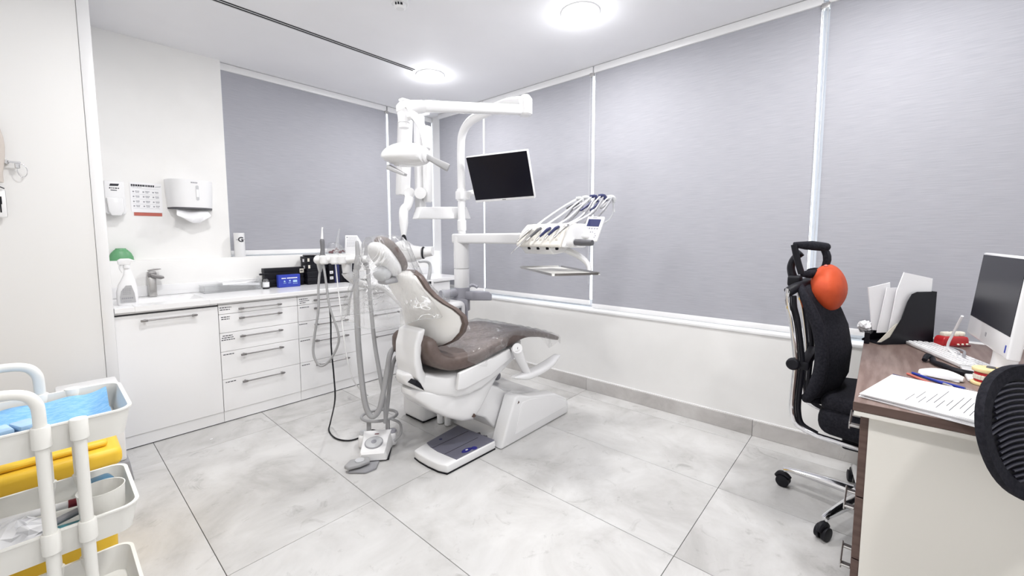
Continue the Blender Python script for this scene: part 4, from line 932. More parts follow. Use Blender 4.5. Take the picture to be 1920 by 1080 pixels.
for (lab, pts, rr_) in (('thick grey suction handpiece with the widest grey hose, third in the holder', ((1.2091, 2.2652, 1.2301), (1.2096, 2.2616, 1.2056), (1.2082, 2.2563, 1.1504), (1.2062, 2.2547, 1.1197), (1.2045, 2.2532, 1.0921), (1.1968, 2.2588, 1.0676)), 1.0),
                        ('thinner grey suction handpiece half hidden behind the wrapped headrest', ((1.2758, 2.2783, 1.2107), (1.2744, 2.2771, 1.1887), (1.2697, 2.2773, 1.1478), (1.2677, 2.2756, 1.1163), (1.2659, 2.2741, 1.0881), (1.2685, 2.2680, 1.0629)), .8)):
    t = thing('suction_handpiece', lab, 'handpiece', pts[3], group='handpieces in the suction holder')
    obj('nozzle', B().tube(pts[:3], [.007*rr_, .012*rr_, .014*rr_], 12, 3), 'hose_grey', t)
    obj('body', B().tube(pts[2:5], [.014*rr_, .019*rr_, .021*rr_], 14, 3), 'hose_grey', t)
    obj('cuff', B().tube(pts[4:], [.022*rr_, .017*rr_], 14, 0), 'hose_grey', t)
    if rr_ == 1.0:
        H = [(1.1948, 2.2611, 1.0676), (1.1763, 2.2311, 0.9018), (1.1591, 2.1943, 0.6935), (1.1481, 2.1473, 0.4589), (1.1492, 2.1120, 0.3074), (1.1694, 2.0821, 0.2507), (1.2027, 2.0639, 0.2853), (1.2353, 2.0687, 0.3765), (1.2706, 2.0752, 0.5060), (1.3194, 2.0926, 0.6017), (1.60, 2.32, .52)]; r_ = .0155
    else:
        H = [(1.2675, 2.2541, 1.0636), (1.2495, 2.2082, 0.8958), (1.2400, 2.1584, 0.6532), (1.2384, 2.1079, 0.4756), (1.2459, 2.0823, 0.3387), (1.2557, 2.0872, 0.2236), (1.2622, 2.1052, 0.1842), (1.2858, 2.1174, 0.2533), (1.3198, 2.1298, 0.4180), (1.3571, 2.1321, 0.5317), (1.60, 2.40, .46)]; r_ = .0115
    obj('hose', B().tube(H, r_, 12, 6), 'hose_grey', t)

# ================================================================== FOOT CONTROL
fc = thing('foot_control', 'pale grey foot control with round dial and loop handle on the floor', 'foot control', (1.215, 2.135, 0), math.radians(-39.3))
b = B()
sec = [(-.105, .070, .012, .050), (-.095, .076, .010, .060), (.02, .082, .010, .085), (.085, .092, .010, .098), (.10, .090, .012, .092)]
b.loft([[(-w, y, z0), (w, y, z0), (w, y, (z0+z1)/2), (w*.86, y, z1), (-w*.86, y, z1), (-w, y, (z0+z1)/2)] for y, w, z0, z1 in sec])
obj('body', b, 'satin_white', fc, local=True, smooth=25)
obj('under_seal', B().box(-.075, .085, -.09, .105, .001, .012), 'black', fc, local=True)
dm = Tr((-.005, -.025, .0755)) @ RX(12)
dl = obj('dial', B().lathe((0, 0, 0), [(.046, 0), (.046, .006), (.040, .009), (.001, .009)], 32).xf(dm), 'light_grey', fc, local=True)
obj('dial_ring', B().lathe((0, 0, 0), [(.051, -.002), (.051, .004), (.046, .005)], 32).xf(dm), 'mid_grey', dl, local=True)
obj('dial_button', B().lathe((0, 0, .009), [(.015, 0), (.015, .002), (.001, .002)], 18).xf(dm), 'unit_grey', dl, local=True)
obj('badge', B().box(-.012, .012, .048, .056, .090, .0925), 'dark_red', fc, local=True)
for s in (-1, 1):
    lg = obj('side_pod', B().box(s*.085-.024, s*.085+.024, .055, .125, .006, .082, .014, 3), 'satin_white', fc, local=True)
    obj('pod_button', B().lathe((s*.085, .09, .082), [(.022, -.002), (.024, .003), (.020, .012), (.001, .014)], 18, sy=1.15), 'unit_grey' if s > 0 else 'light_grey', lg, local=True)
    obj('handle_stay', B().prism([(.095, .075), (.125, .07), (.118, .150), (.106, .150)], 'x', s*.055-.012, s*.055+.012, .003, 2), 'hose_grey', fc, local=True)
loop = [(.095*math.cos(a)*(1.05), .175+.075*math.sin(a), .152+.02*math.sin(a)) for a in [math.radians(x) for x in range(-100, 280, 20)]]
loop = [(.085, .10, .125)]+[(.105*math.cos(math.radians(x)), .165+.085*math.sin(math.radians(x)), .160+.012*math.sin(math.radians(x))) for x in range(-60, 421, 24)]
obj('loop_handle', B().tube([(.105*math.cos(math.radians(x)), .16+.085*math.sin(math.radians(x)), .158) for x in range(0, 361, 20)], .009, 10, 2), 'hose_grey', fc, local=True)
obj('side_loop', B().tube([(.08, .10, .155), (.13, .085, .13), (.135, .05, .08), (.10, .03, .05)], .008, 10, 5), 'hose_grey', fc, local=True)
obj('pedal', B().prism([(-.115, -.125), (-.02, -.110), (-.005, -.150), (-.05, -.185), (-.11, -.205), (-.135, -.185)], 'z', .020, .042, .008, 3), 'hose_grey', fc, local=True)
obj('pedal_button', B().lathe((-.06, -.150, .042), [(.024, -.002), (.024, .006), (.001, .007)], 22), 'light_grey', fc, local=True)
obj('pedal_plate', B().prism([(-.11, -.200), (-.02, -.215), (.03, -.18), (.035, -.11), (-.10, -.12)], 'z', .002, .012, .002, 2), 'mid_grey', fc, local=True)
solo('floor_cable', B().tube([(1.0956, 2.4276, 1.0181), (1.0936, 2.3994, 0.8948), (1.0895, 2.3736, 0.7725), (1.0818, 2.3631, 0.6178), (1.0814, 2.3424, 0.4477), (1.0767, 2.3303, 0.3085), (1.1856, 2.6388, 0.0500), (1.1573, 2.6041, 0.0060), (1.1398, 2.4723, 0.0060), (1.1812, 2.3839, 0.0060), (1.2636, 2.3734, 0.0060), (1.3494, 2.4077, 0.0060), (1.36, 2.30, .006)], .0045, 8, 6), 'black', 'thin black cable hanging past the drawers and curving over the floor', 'cable', (1.1629, 2.6167, 0.0000))

# ================================================================== DESK
DZ = .75
dk = thing('office_desk', 'walnut-topped desk with a cream side panel and brown drawers', 'desk', (2.25, -.35, 0))
obj('desktop', B().box(1.612, 2.862, -.80, .036, DZ-.028, DZ, .002, 2), 'walnut', dk)
obj('top_edge', B().box(1.610, 1.6125, -.80, .037, DZ-.027, DZ-.001), 'walnut_edge', dk)
obj('lower_band', B().box(1.611, 2.85, -.79, .034, DZ-.042, DZ-.0285), 'cream', dk)
obj('side_panel', B().box(1.635, 1.653, -.78, -.002, .002, DZ-.043, .001, 1), 'cream', dk)
obj('carcass', B().box(1.653, 2.05, -.76, -.006, .03, DZ-.045), 'black', dk)
zz = [.03, .235, .44, .700]
for k in range(3):
    f = obj('drawer_front', B().box(1.640, 2.052, -.002, .018, zz[k]+.002, zz[k+1]-.002, .001, 1), 'walnut_edge', dk)
    zc = zz[k+1]-.075 if k < 2 else .640
    # flat steel bow handle
    b = B(); x0, x1 = 1.70, 1.83
    b.box(x0, x0+.022, .018, .046, zc-.004, zc+.004, .002, 1); b.box(x1-.022, x1, .018, .046, zc-.004, zc+.004, .002, 1); b.box(x0, x1, .042, .047, zc-.012, zc+.012, .002, 1)
    obj('handle', b, 'steel', f)
obj('far_panel', B().box(2.83, 2.848, -.78, .02, .002, DZ-.043), 'cream', dk)
# computer
CM = plate_frame((2.426, -.275, .869), (-math.cos(math.radians(4)), -math.sin(math.radians(4)), 0), (-math.sin(math.radians(4))*-.087, math.cos(math.radians(4))*-.087, .996))
t = thing('desktop_computer', 'white all-in-one computer with a dark screen on the desk', 'computer', (2.19, -.33, DZ))
obj('case', B().box(0, .48, -.0, .32, -.030, 0, .006, 3).xf(CM), 'gloss_white', t)
obj('screen', B().box(.010, .470, .072, .312, 0, .0012).xf(CM), 'screen', t)
obj('emblem', B().box(.232, .246, .030, .044, 0, .0006).xf(CM), 'mid_grey', t)
obj('power_light', B().box(.448, .458, .018, .042, 0, .0008).xf(CM), 'blue_print', t)
b = B(); b.tube([(2.19, -.33, .92), (2.19, -.345, .85), (2.19, -.34, DZ+.02)], [.030, .030, .034], 14, 4); b.box(2.09, 2.29, -.42, -.25, DZ+.0005, DZ+.012, .004, 2)
obj('stand', b, 'gloss_white', t)
# keyboard
KM = Tr((2.505, -.232, DZ)) @ RZ(math.degrees(math.atan2(-.15, -.38))+180)
t = thing('keyboard', 'slim white keyboard on the desk in front of the computer', 'keyboard', (2.505, -.232, DZ))
obj('tray', B().prism([(-.062, .002), (.062, .002), (.062, .016), (-.062, .008)], 'x', -.205, .205, .003, 2).xf(KM), 'gloss_white', t)
kk = None
km = B().box(-.0072, .0072, -.0068, .0068, 0, .003, .001, 1)
for r_ in range(5):
    for c_ in range(20):
        M = KM @ Tr((-.190+.020*c_, -.046+.0225*r_, .0090+.0014*r_)) @ RX(3.7)
        if kk is None: kk = obj('key', km, 'plastic_white', t, local=True); o = kk
        else:
            o = bpy.data.objects.new('key', kk.data); C.objects.link(o); o.parent = t
        o.matrix_local = WM[t.name].inverted() @ M
# mouse
MM = Tr((2.085, -.185, DZ)) @ RZ(164)
b = B(); rings = []
for i in range(9):
    u = i/8; y = -.056+.112*u; w = .029*math.sin(math.pi*min(.97, max(.05, u)))**.35; h = .004+.024*math.sin(math.pi*(.10+.78*u))**.9
    rings.append([(w*math.cos(k*math.pi/8), y, .004+(h if math.sin(k*math.pi/8) > 0 else .003)*math.sin(k*math.pi/8)) for k in range(16)])
b.loft(rings); t = thing('computer_mouse', 'white computer mouse beside the pens on the desk', 'mouse', (2.085, -.185, DZ))
obj('shell', b.xf(MM @ Tr((0, 0, .001))), 'gloss_white', t, smooth=60)
obj('base', B().box(-.024, .024, -.050, .050, .0003, .005, .002, 1).xf(MM), 'light_grey', t)
# paper stack
t = thing('paper_stack', 'pile of loose printed white sheets at the near edge of the desk', 'papers', (1.78, -.11, DZ))
rp = random.Random(31); PMx = Tr((1.765, -.135, DZ)) @ RZ(0)
quad0 = [(1.665, .026), (1.955, -.055), (1.875, -.345), (1.585, -.262)]
cq = (sum(p[0] for p in quad0)/4, sum(p[1] for p in quad0)/4)
for k in range(7):
    a = rp.uniform(-.022, .022); dx, dy = rp.uniform(-.005, .005), rp.uniform(-.005, .005)
    pts = [(cq[0]+dx+(x-cq[0])*math.cos(a)-(y-cq[1])*math.sin(a), cq[1]+dy+(x-cq[0])*math.sin(a)+(y-cq[1])*math.cos(a)) for x, y in quad0]
    sh = obj('sheet', B().prism(pts, 'z', DZ+.0008+.0024*k, DZ+.0029+.0024*k), 'paper', t)
e1 = Vector((quad0[1][0]-quad0[0][0], quad0[1][1]-quad0[0][1], 0)).normalized(); e2 = Vector((quad0[3][0]-quad0[0][0], quad0[3][1]-quad0[0][1], 0)).normalized(); o0 = Vector((quad0[0][0], quad0[0][1], DZ+.0029+.0024*6))
b = B()
for k in range(12):
    v = .10+.013*k; L_ = rp.uniform(.05, .17); u0 = rp.uniform(.03, .08) if k % 5 else .03
    p = o0+e1*u0+e2*v; q_ = p+e1*L_; b.loft([[p, q_, q_+e2*.0016, p+e2*.0016], [x+Vector((0, 0, .0003)) for x in (p, q_, q_+e2*.0016, p+e2*.0016)]])
obj('print', b, 'ink', sh)
# pens
def pen(p, q, m1, m2, label):
    p, q = Vector(p), Vector(q); t = thing('pen', label, 'pen', tuple(p), group='pens beside the mouse')
    obj('barrel', B().tube([p, p+(q-p)*.78], .0042, 10, 0), m1, t)
    obj('tip', B().tube([p+(q-p)*.78, p+(q-p)*.95, q], [.0042, .0036, .0008], 10, 0), m2, t)
pen((2.052, -.098, DZ+.0045), (1.925, -.178, DZ+.0045), 'brick_red', 'ink', 'slim red-brown pen lying next to the paper pile')
pen((2.075, -.112, DZ+.0048), (1.965, -.205, DZ+.0048), 'cobalt', 'steel', 'dark blue pen lying next to the mouse')
pen((1.998, -.058, DZ+.0048), (1.935, -.185, DZ+.0050), 'navy', 'brick_red', 'navy pen with red tip partly under the paper pile')
pen((2.03, -.15, DZ+.0045), (1.955, -.255, DZ+.0045), 'cobalt', 'clear_plastic', 'clear blue ballpoint beyond the mouse, towards the jaw model')
# jaw model
jx, jy = (2.0901, -0.3001, 0.7500)[0]-.01, (2.0901, -0.3001, 0.7500)[1]
t = thing('jaw_model', 'plaster-yellow and red dental jaw model with white teeth on the desk', 'jaw model', (jx, jy, DZ))
def horse(r0, r1, z0, z1, n=24, sy=1.0):
    out = [(jx+r1*math.cos(math.radians(a))*.85, jy+r1*math.sin(math.radians(a))*sy) for a in range(0, 360, 15)]
    return B().prism(out, 'z', z0, z1, .004, 2)
obj('lower_base', horse(0, .046, DZ+.0005, DZ+.012), 'plaster_yellow', t)
obj('lower_gum', horse(0, .039, DZ+.012, DZ+.026), 'red', t)
obj('upper_gum', horse(0, .039, DZ+.030, DZ+.046), 'red', t)
obj('upper_base', horse(0, .045, DZ+.046, DZ+.060), 'plaster_yellow', t)
obj('hinge', B().lathe((jx+.006, jy, DZ+.060), [(.012, 0), (.010, .004), (.001, .004)], 14), 'dark_grey', t)
tm = None
for row, z in ((0, DZ+.0255), (1, DZ+.0315)):
    for k in range(14):
        a = math.radians(95+k*13.2); p = (jx+.0375*math.cos(a)*.85, jy+.0375*math.sin(a), z)
        b = B().box(-.0035, .0035, -.0042, .0042, -.0048, .0048, .0015, 2)
        if tm is None: tm = obj('tooth', b, 'tooth', t, local=True); o = tm
        else: o = bpy.data.objects.new('tooth', tm.data); C.objects.link(o); o.parent = t
        o.location = Vector(p)-Vector((jx, jy, DZ)); o.rotation_euler = (0, 0, a)
# red tooth model
rx, ry = 2.60, -.232
rx, ry = (2.7879, -0.2762, 0.7500)[0]-.05, (2.7879, -0.2762, 0.7500)[1]+.01
TM = Tr((rx, ry, DZ)) @ RZ(-44)
t = thing('gum_model', 'red gum block with three white molars standing by the computer', 'tooth model', (rx, ry, DZ))
obj('gum_block', B().prism([(-.066, .001), (.066, .001), (.064, .030), (.058, .044), (-.052, .048), (-.064, .036)], 'y', -.022, .022, .006, 3).xf(TM), 'red', t)
obj('gum_foot', B().box(-.070, .070, -.026, .026, .0005, .008, .003, 2).xf(TM), 'dark_red', t)
for k, (x, w) in enumerate(((-.028, .021), (.014, .014), (.042, .013))):
    obj('molar', B().box(x-w, x+w, -.014, .014, .044, .066, .007, 3).xf(TM), 'tooth', t)
for k in range(3): obj('root_tip', B().ball((.005+.022*k, -.025, .012), .006, .004, .004, 10, 8).xf(TM), 'tooth', t)
# cables around the computer
for k, (m_, lab) in enumerate((('light_grey', 'grey cable running under the computer, nearest the keyboard'), ('light_grey', 'grey cable in the middle of the bundle under the computer'), ('mid_grey', 'darker grey cable at the back of the bundle under the computer'), ('gloss_white', 'white cable standing up against the computer screen edge'))):
    y0 = -.245-.016*k
    if k < 3: pts = [(2.66, y0+.02, DZ+.006), (2.55, y0-.01, DZ+.006+.006*k), (2.42, y0+.004*math.sin(k*3), DZ+.010), (2.28, y0-.05, DZ+.008), (2.17, y0-.09, DZ+.014), (2.12, y0-.06, DZ+.010)]
    else: pts = [(2.44, -.262, .93), (2.50, -.245, .84), (2.535, -.238, .785), (2.50, -.25, .765), (2.40, -.28, DZ+.008)]
    solo('desk_cable', B().tube(pts, .0048, 8, 6), m_, lab, 'cable', pts[2], 'cables on the desk')
solo('charger_cable', B().tube([(2.30, -.155, DZ+.010), (2.335, -.165, DZ+.022), (2.34, -.18, DZ+.012), (2.29, -.18, DZ+.010), (2.24, -.20, DZ+.012), (2.20, -.22, DZ+.010), (2.17, -.245, DZ+.012), (2.18, -.27, DZ+.010)], [.008, .010, .010, .009, .011, .012, .012, .010], 10, 5), 'black', 'coiled black cord behind the mouse', 'cable', (2.28, -.17, DZ))
solo('purple_folder', B().box(2.30, 2.42, -.545, -.525, DZ+.001, DZ+.15, .003, 2, rot=RZ(8)), 'purple', 'purple folder standing behind the computer at the right edge', 'folder', (2.36, -.53, DZ))
# file holder with papers
def at_(x, y): return Vector((x, y))
FH = Tr((2.67, -.085, DZ)) @ RZ(math.degrees(math.atan2(-.283, .30)))
t = thing('magazine_file', 'black cut-away magazine file holding papers at the back of the desk', 'file holder', (2.67, -.085, DZ))
side = [(-.135, .001), (.135, .001), (.135, .245), (.035, .245), (.010, .235), (-.010, .20), (-.035, .12), (-.085, .035), (-.135, .008)]
obj('side', B().prism(side, 'y', -.042, -.039, 0).xf(FH), 'black', t)
obj('side', B().prism(side, 'y', .047, .050, 0).xf(FH), 'black', t)
obj('back', B().box(.132, .135, -.039, .047, .001, .245).xf(FH), 'black', t)
obj('base', B().box(-.135, .132, -.039, .047, .001, .004).xf(FH), 'black', t)
obj('inner_liner', B().prism([(-.145, .012), (-.03, .012), (.06, .10), (-.02, .10), (-.06, .095)], 'y', -.038, -.0365).xf(FH), 'paper_cream', t)
for k, (pts, y, lab) in enumerate((([(-.08, .03), (.125, .03), (.128, .305), (-.02, .335), (-.05, .25)], -.025, 'large white sheet sticking up at the front of the magazine file'),
                                   ([(-.12, .05), (.02, .05), (.02, .262), (-.085, .262)], -.010, 'white sheet leaning left in the magazine file, second row'),
                                   ([(-.13, .06), (-.03, .05), (-.055, .285), (-.165, .262)], .005, 'narrow white sheet leaning furthest left in the magazine file'))):
    solo('loose_sheet', B().prism(pts, 'y', y, y+.004, 0).xf(FH), 'paper', lab, 'paper', (2.66, -.09, DZ+.05), 'papers in the magazine file')
b = B(); b.ball((-.155, .02, .075), .030, .022, .026, 12, 8); rr = random.Random(5)
for v in b.bm.verts: v.co += Vector((rr.uniform(-.006, .006), rr.uniform(-.006, .006), rr.uniform(-.006, .006)))
solo('crumpled_paper', b.xf(FH), 'paper', 'crumpled white paper at the left of the magazine file', 'paper', (2.57, .04, DZ+.06), smooth=0)
t = thing('magazine_file', 'dark grey magazine file standing right behind the black one', 'file holder', (2.80, -.21, DZ))
obj('side', B().prism([(-.02, .001), (.17, .001), (.175, .10), (.16, .15), (.16, .205), (-.02, .21)], 'y', .060, .064, 0).xf(FH), 'dark_grey', t)
obj('side', B().prism([(-.02, .001), (.17, .001), (.175, .10), (.16, .15), (.16, .205), (-.02, .21)], 'y', .116, .120, 0).xf(FH), 'dark_grey', t)
obj('back', B().box(.155, .168, .064, .116, .001, .20, .004, 2).xf(FH), 'dark_grey', t)
b = B().box(2.53, 2.60, .015, .034, DZ+.0005, DZ+.055, .002, 1)
solo('desk_box', b, 'black', 'small black box on the desk corner under the papers', 'box', (2.56, .025, DZ))

# ================================================================== OFFICE CHAIR (faces the desk, -Y)
CX = 2.36
oc = thing('office_chair', 'black high-back office chair with chrome frame pushed up to the desk', 'chair', (CX, .02, 0), 0)
TP = [(.295, 1.022), (.297, .99), (.292, .94), (.278, .883), (.262, .78), (.253, .695), (.255, .62), (.258, .549), (.257, .475), (.240, .420), (.185, .394), (.12, .384), (-.05, .375)]
for s, x in ((-1, CX-.175), (1, CX+.175)):
    obj('back_tube', B().tube([(x, y, z) for y, z in TP], .0120, 12, 5), 'chrome', oc)
    obj('tube_trim', B().tube([(x-s*.006, y-.022, z) for y, z in TP[1:-2]], .0105, 10, 5), 'black', oc)
obj('lumbar_bar', B().box(CX-.18, CX+.18, .205, .245, .665, .705, .008, 2), 'black', oc)
obj('lumbar_knob', B().tube([(CX-.205, .262, .690), (CX-.20, .262, .690), (CX-.180, .262, .690)], [.020, .026, .026], 16, 0), 'black', oc)
prof = [(.262, 1.035), (.240, 1.000), (.205, .925), (.180, .862), (.162, .76), (.168, .645), (.198, .56), (.215, .530)]
def pw(i, a, h, off): y, z = prof[i]; return (CX+a*h, y-.062*(1-a*a)+off, z+.012*(1-a*a)*(i == 0))
hw_ = [.120, .165, .185, .192, .198, .200, .190, .150]
b = B(); rings = []
for i, h in enumerate(hw_):
    rings.append([pw(i, -1+2*k/12, h, .006) for k in range(13)]+[pw(i, -1+2*k/12, h, -.030+.016*abs(-1+2*k/12)) for k in range(12, -1, -1)])
obj('backrest', b.loft(rings), 'black_fabric', oc, smooth=50)
for s in (-1, 1):
    obj('backrest_rim', B().tube([(CX+s*hw_[i]*1.0, prof[i][0], prof[i][1]) for i in range(8)], [.014, .019, .022, .023, .024, .026, .022, .010], 12, 5, flat=1.0), 'black_fabric', oc, smooth=60)
obj('lower_pad', B().tube([(CX-.15, .215, .535), (CX-.08, .165, .525), (CX, .148, .522), (CX+.08, .165, .525), (CX+.15, .215, .535)], [.020, .026, .028, .026, .020], 12, 5), 'black_fabric', oc, smooth=60)
obj('shoulder_bar', B().tube([(CX-.175, .296, 1.005), (CX-.13, .265, 1.028), (CX, .225, 1.035), (CX+.13, .265, 1.028), (CX+.175, .296, 1.005)], .021, 12, 5), 'black', oc)
# headrest on a curved stalk
obj('stalk_boot', B().box(CX-.035, CX+.035, .268, .322, 1.015, 1.068, .012, 3), 'black', oc)
obj('headrest_stalk', B().tube([(CX, .298, 1.04), (CX, .312, 1.09), (CX, .312, 1.12), (CX, .300, 1.15), (CX, .275, 1.175)], [.020, .017, .016, .016, .016], 12, 5, flat=1.3), 'black', oc)
HB = [(-.120, .285, 1.218), (-.125, .272, 1.150), (-.115, .252, 1.085)]
b = B(); top = []; bot = []
for k in range(13):
    a = -1+2*k/12; top.append((CX+a*.125, .292-.108*(1-a*a)**.8, 1.215-.012*(1-a*a))); bot.append((CX+a*.115, .258-.066*(1-a*a)**.8, 1.083+.002*(1-a*a)))
obj('headrest_top', B().tube(top, [.010]+[.017]*11+[.010], 12, 3, flat=1.1), 'black_fabric', oc, smooth=60)
obj('headrest_bottom', B().tube(bot, [.010]+[.017]*11+[.010], 12, 3, flat=1.1), 'black_fabric', oc, smooth=60)
rows = []
for i in range(7):
    u = i/6; rows.append([tuple(Vector(top[k]).lerp(Vector(bot[k]), u)+Vector((0, -.026*math.sin(math.pi*u)**.7, 0))) for k in range(4, 9)])
rings = [r+[(x, y+.020, z) for x, y, z in r][::-1] for r in rows]
obj('headrest_pad', B().loft(rings), 'black_fabric', oc, smooth=60)
obj('headrest_bar', B().tube([(CX-.125, .290, 1.215), (CX-.122, .276, 1.150), (CX-.115, .258, 1.085)], .013, 10, 4), 'black', oc)
# seat, gas lift and five-star base
sb = [(CX-.20, .165), (CX+.20, .165), (CX+.25, -.05), (CX+.24, -.30), (CX-.24, -.30), (CX-.25, -.05)]
obj('seat', B().prism(sb, 'z', .405, .520, .045, 4), 'black_fabric', oc, smooth=60)
obj('seat_cushion', B().prism([(CX-.18, .16), (CX+.18, .16), (CX+.23, -.05), (CX+.22, -.28), (CX-.22, -.28), (CX-.23, -.05)], 'z', .50, .575, .034, 4), 'black_fabric', oc, smooth=60)
obj('seat_plate', B().box(CX-.15, CX+.15, -.22, .08, .345, .405, .012, 2), 'black', oc)
hub = Vector((CX, -.013, .105))
obj('gas_lift', B().cyl((CX, -.013, .10), (CX, -.013, .345), .028, n=18), 'black', oc)
obj('lift_cover', B().lathe((CX, -.013, .115), [(.045, 0), (.045, .02), (.030, .05), (.034, .075)], 20), 'dark_grey', oc)
obj('base_hub', B().lathe((CX, -.013, .075), [(.05, 0), (.055, .01), (.055, .045), (.04, .055)], 20), 'chrome', oc)
c0 = (2.4024, 0.2928, 0.0000); c1 = (2.0871, 0.1101, 0.0000)
ang0 = math.atan2(c0[1]+.013, c0[0]-CX)
for k in range(5):
    a = ang0+k*2*math.pi/5; d = Vector((math.cos(a), math.sin(a), 0)); e = hub+d*.307
    if k == 1: e = Vector((c1[0], c1[1], .095))
    d = (e-hub); d.z = 0; d.normalize(); e.z = .092
    lg = obj('base_leg', B().tube([hub+d*.03, hub+d*.15, e+d*-.004, e+d*.004+Vector((0, 0, -.012))], [.030, .024, .014, .012], 12, 3, flat=.8), 'chrome', oc)
    s = Vector((-d.y, d.x, 0)); w = B(); we = Vector((e.x, e.y, .029))+d*.014
    for o_ in (-.013, .013): w.tube([we+s*(o_-.010), we+s*(o_-.008), we+s*(o_+.008), we+s*(o_+.010)], [.022, .0285, .0285, .022], 20, 0)
    cw = obj('caster', w, 'black', oc)
    obj('caster_hood', B().tube([we+Vector((0, 0, .018))+d*-.030, we+Vector((0, 0, .031))+d*-.010, we+Vector((0, 0, .030))+d*.014, we+Vector((0, 0, .010))+d*.032], [.010, .014, .014, .009], 10, 4), 'black', cw)
# orange cushion hung over the backrest
b = B(); b.ball((0, 0, 0), .165, .068, .115, 32, 20)
for v in b.bm.verts:
    x, y, z = v.co; n_ = math.sin(x*40+z*20)*math.cos(z*35)*.010+math.sin(y*60+x*15)*.008
    low = max(0, -z/.115); v.co = Vector((x*(1-.12*low), y*(1-.45*low*low), z))*(1+n_)
b.xf(Tr((CX-.01, .166, 1.012)) @ RX(-4))
t = thing('orange_cushion', 'plump orange cushion tied to the top of the black office chair', 'cushion', (CX, .166, .90))
obj('pillow', b, 'orange', t, smooth=60)
obj('knot', B().ball((CX-.06, .176, 1.120), .011, .009, .007, 10, 8), 'brick_red', t)

# ================================================================== MESH CHAIR at the right edge
mc = thing('mesh_chair', 'black chair with curved ribbed back at the right edge, nearest the camera', 'chair', (1.36, -.42, 0))
MCc = Vector((1.4799, -0.3205, 0.7994))
ux = Vector((.60, -.80, 0)); uy = Vector((.17, .13, .976)).normalized(); uz = ux.cross(uy).normalized()
def mp(u, v, wv=0): return MCc+ux*u+uy*v+uz*wv
outer = []
for k in range(48):
    c_, s_ = se(k, 48, .98); outer.append((.150*c_*(1-.10*max(0, -s_)), .157*s_))
inner = [(x*.76, y*.80) for x, y in outer]
dish = lambda u, v: -.036*(1-(u/.150)**2)
b = B()
b.loft([[mp(x, y, dish(x, y)) for x, y in outer], [mp(x*1.012, y*1.012, dish(x, y)-.010) for x, y in outer], [mp(x, y, dish(x, y)-.022) for x, y in outer], [mp(x, y, dish(x, y)-.022) for x, y in inner], [mp(x, y, dish(x, y)-.006) for x, y in inner], [mp(x, y, dish(x, y)) for x, y in outer]], cap=False)
obj('back_frame', b, 'black_fabric', mc, smooth=50)
rows = []
for j in range(13):
    v = -1+2*j/12; rows.append([(v, -1+2*i/12) for i in range(13)])
def dk2(u, v):      # square to disc
    return u*math.sqrt(max(0, 1-v*v/2)), v*math.sqrt(max(0, 1-u*u/2))
rings = []
for r in rows:
    P_ = [];Q_ = []
    for v, u in r:
        a_, b_ = dk2(u, v); x, y = a_*.120, b_*.131; P_.append(mp(x, y, dish(x, y)-.018)); Q_.append(mp(x, y, dish(x, y)-.024))
    rings.append(P_+Q_[::-1])
obj('back_web', B().loft(rings), 'black', mc, smooth=60)
for k in range(22):
    v = -.135+.0128*k
    pts = []
    for i in range(9):
        u = -.118+.236*i/8; vv = v+.040*math.sin(math.pi*(i/8))-.018*(i/8)
        rr2 = (u/.119)**2+(vv/.130)**2
        if rr2 < 1: pts.append(mp(u, vv, dish(u, vv)-.013))
    if len(pts) > 2: obj('rib', B().tube(pts, .0032, 6, 2), 'rib_grey', mc)
obj('back_stem', B().tube([mp(.10, -.105, -.03), mp(.16, -.16, -.04), (1.36, -.60, .55), (1.30, -.70, .42)], [.022, .022, .026, .03], 12, 4), 'black', mc)
obj('seat', B().box(1.08, 1.50, -.94, -.52, .40, .47, .03, 4, rot=RZ(30)), 'black_fabric', mc, smooth=60)
obj('gas_lift', B().cyl((1.29, -.73, .08), (1.29, -.73, .41), .026, n=16), 'black', mc)
for k in range(5):
    a = math.radians(30+72*k); d = Vector((math.cos(a), math.sin(a), 0)); lg = obj('base_leg', B().tube([Vector((1.29, -.73, .095)), Vector((1.29, -.73, .085))+d*.27], [.024, .014], 10, 0), 'black', mc)
    obj('caster', B().tube([Vector((1.29, -.73, .028))+d*.27+Vector((-d.y, d.x, 0))*.02, Vector((1.29, -.73, .028))+d*.27-Vector((-d.y, d.x, 0))*.02], .028, 16, 0), 'black', lg)

# ================================================================== TROLLEY at the left edge
tc = thing('utility_trolley', 'white three-tier trolley at the left edge with curved handles', 'trolley', (-.09, 1.72, 0))
TX0, TX1, TY0, TY1 = -.32, .140, 1.545, 1.865
def tray(zr, zb, name):
    def rr_(x0, x1, y0, y1, r, z, n=6):
        P = []
        for cx_, cy_, a0 in ((x1-r, y1-r, 0), (x0+r, y1-r, 90), (x0+r, y0+r, 180), (x1-r, y0+r, 270)):
            for k in range(n+1): a = math.radians(a0+90*k/n); P.append((cx_+r*math.cos(a), cy_+r*math.sin(a), z))
        return P
    def dip(P, z0): return [(x, y, z-(.026*math.sin(math.pi*min(1, max(0, (y-TY0-.02)/(TY1-TY0-.04))))**1.0 if (x > TX1-.03 or x < TX0+.03) else 0)) for x, y, z in P]
    b = B(); L_ = []
    A = (TX0, TX1, TY0, TY1); I = .004; S = .014
    o0 = rr_(TX0+S, TX1-S, TY0+S, TY1-S, .03, zb); o1 = rr_(*A, .04, zr-.006); o2 = rr_(TX0-.004, TX1+.004, TY0-.004, TY1+.004, .042, zr-.004); o3 = rr_(TX0-.004, TX1+.004, TY0-.004, TY1+.004, .042, zr)
    i3 = rr_(TX0+.005, TX1-.005, TY0+.005, TY1-.005, .036, zr); i0 = rr_(TX0+S+.005, TX1-S-.005, TY0+S+.005, TY1-S-.005, .027, zb+.004)
    b.loft([o0, o1, o2, o3, i3, i0], cap=True); return obj(name, b, 'offwhite', tc, smooth=40)
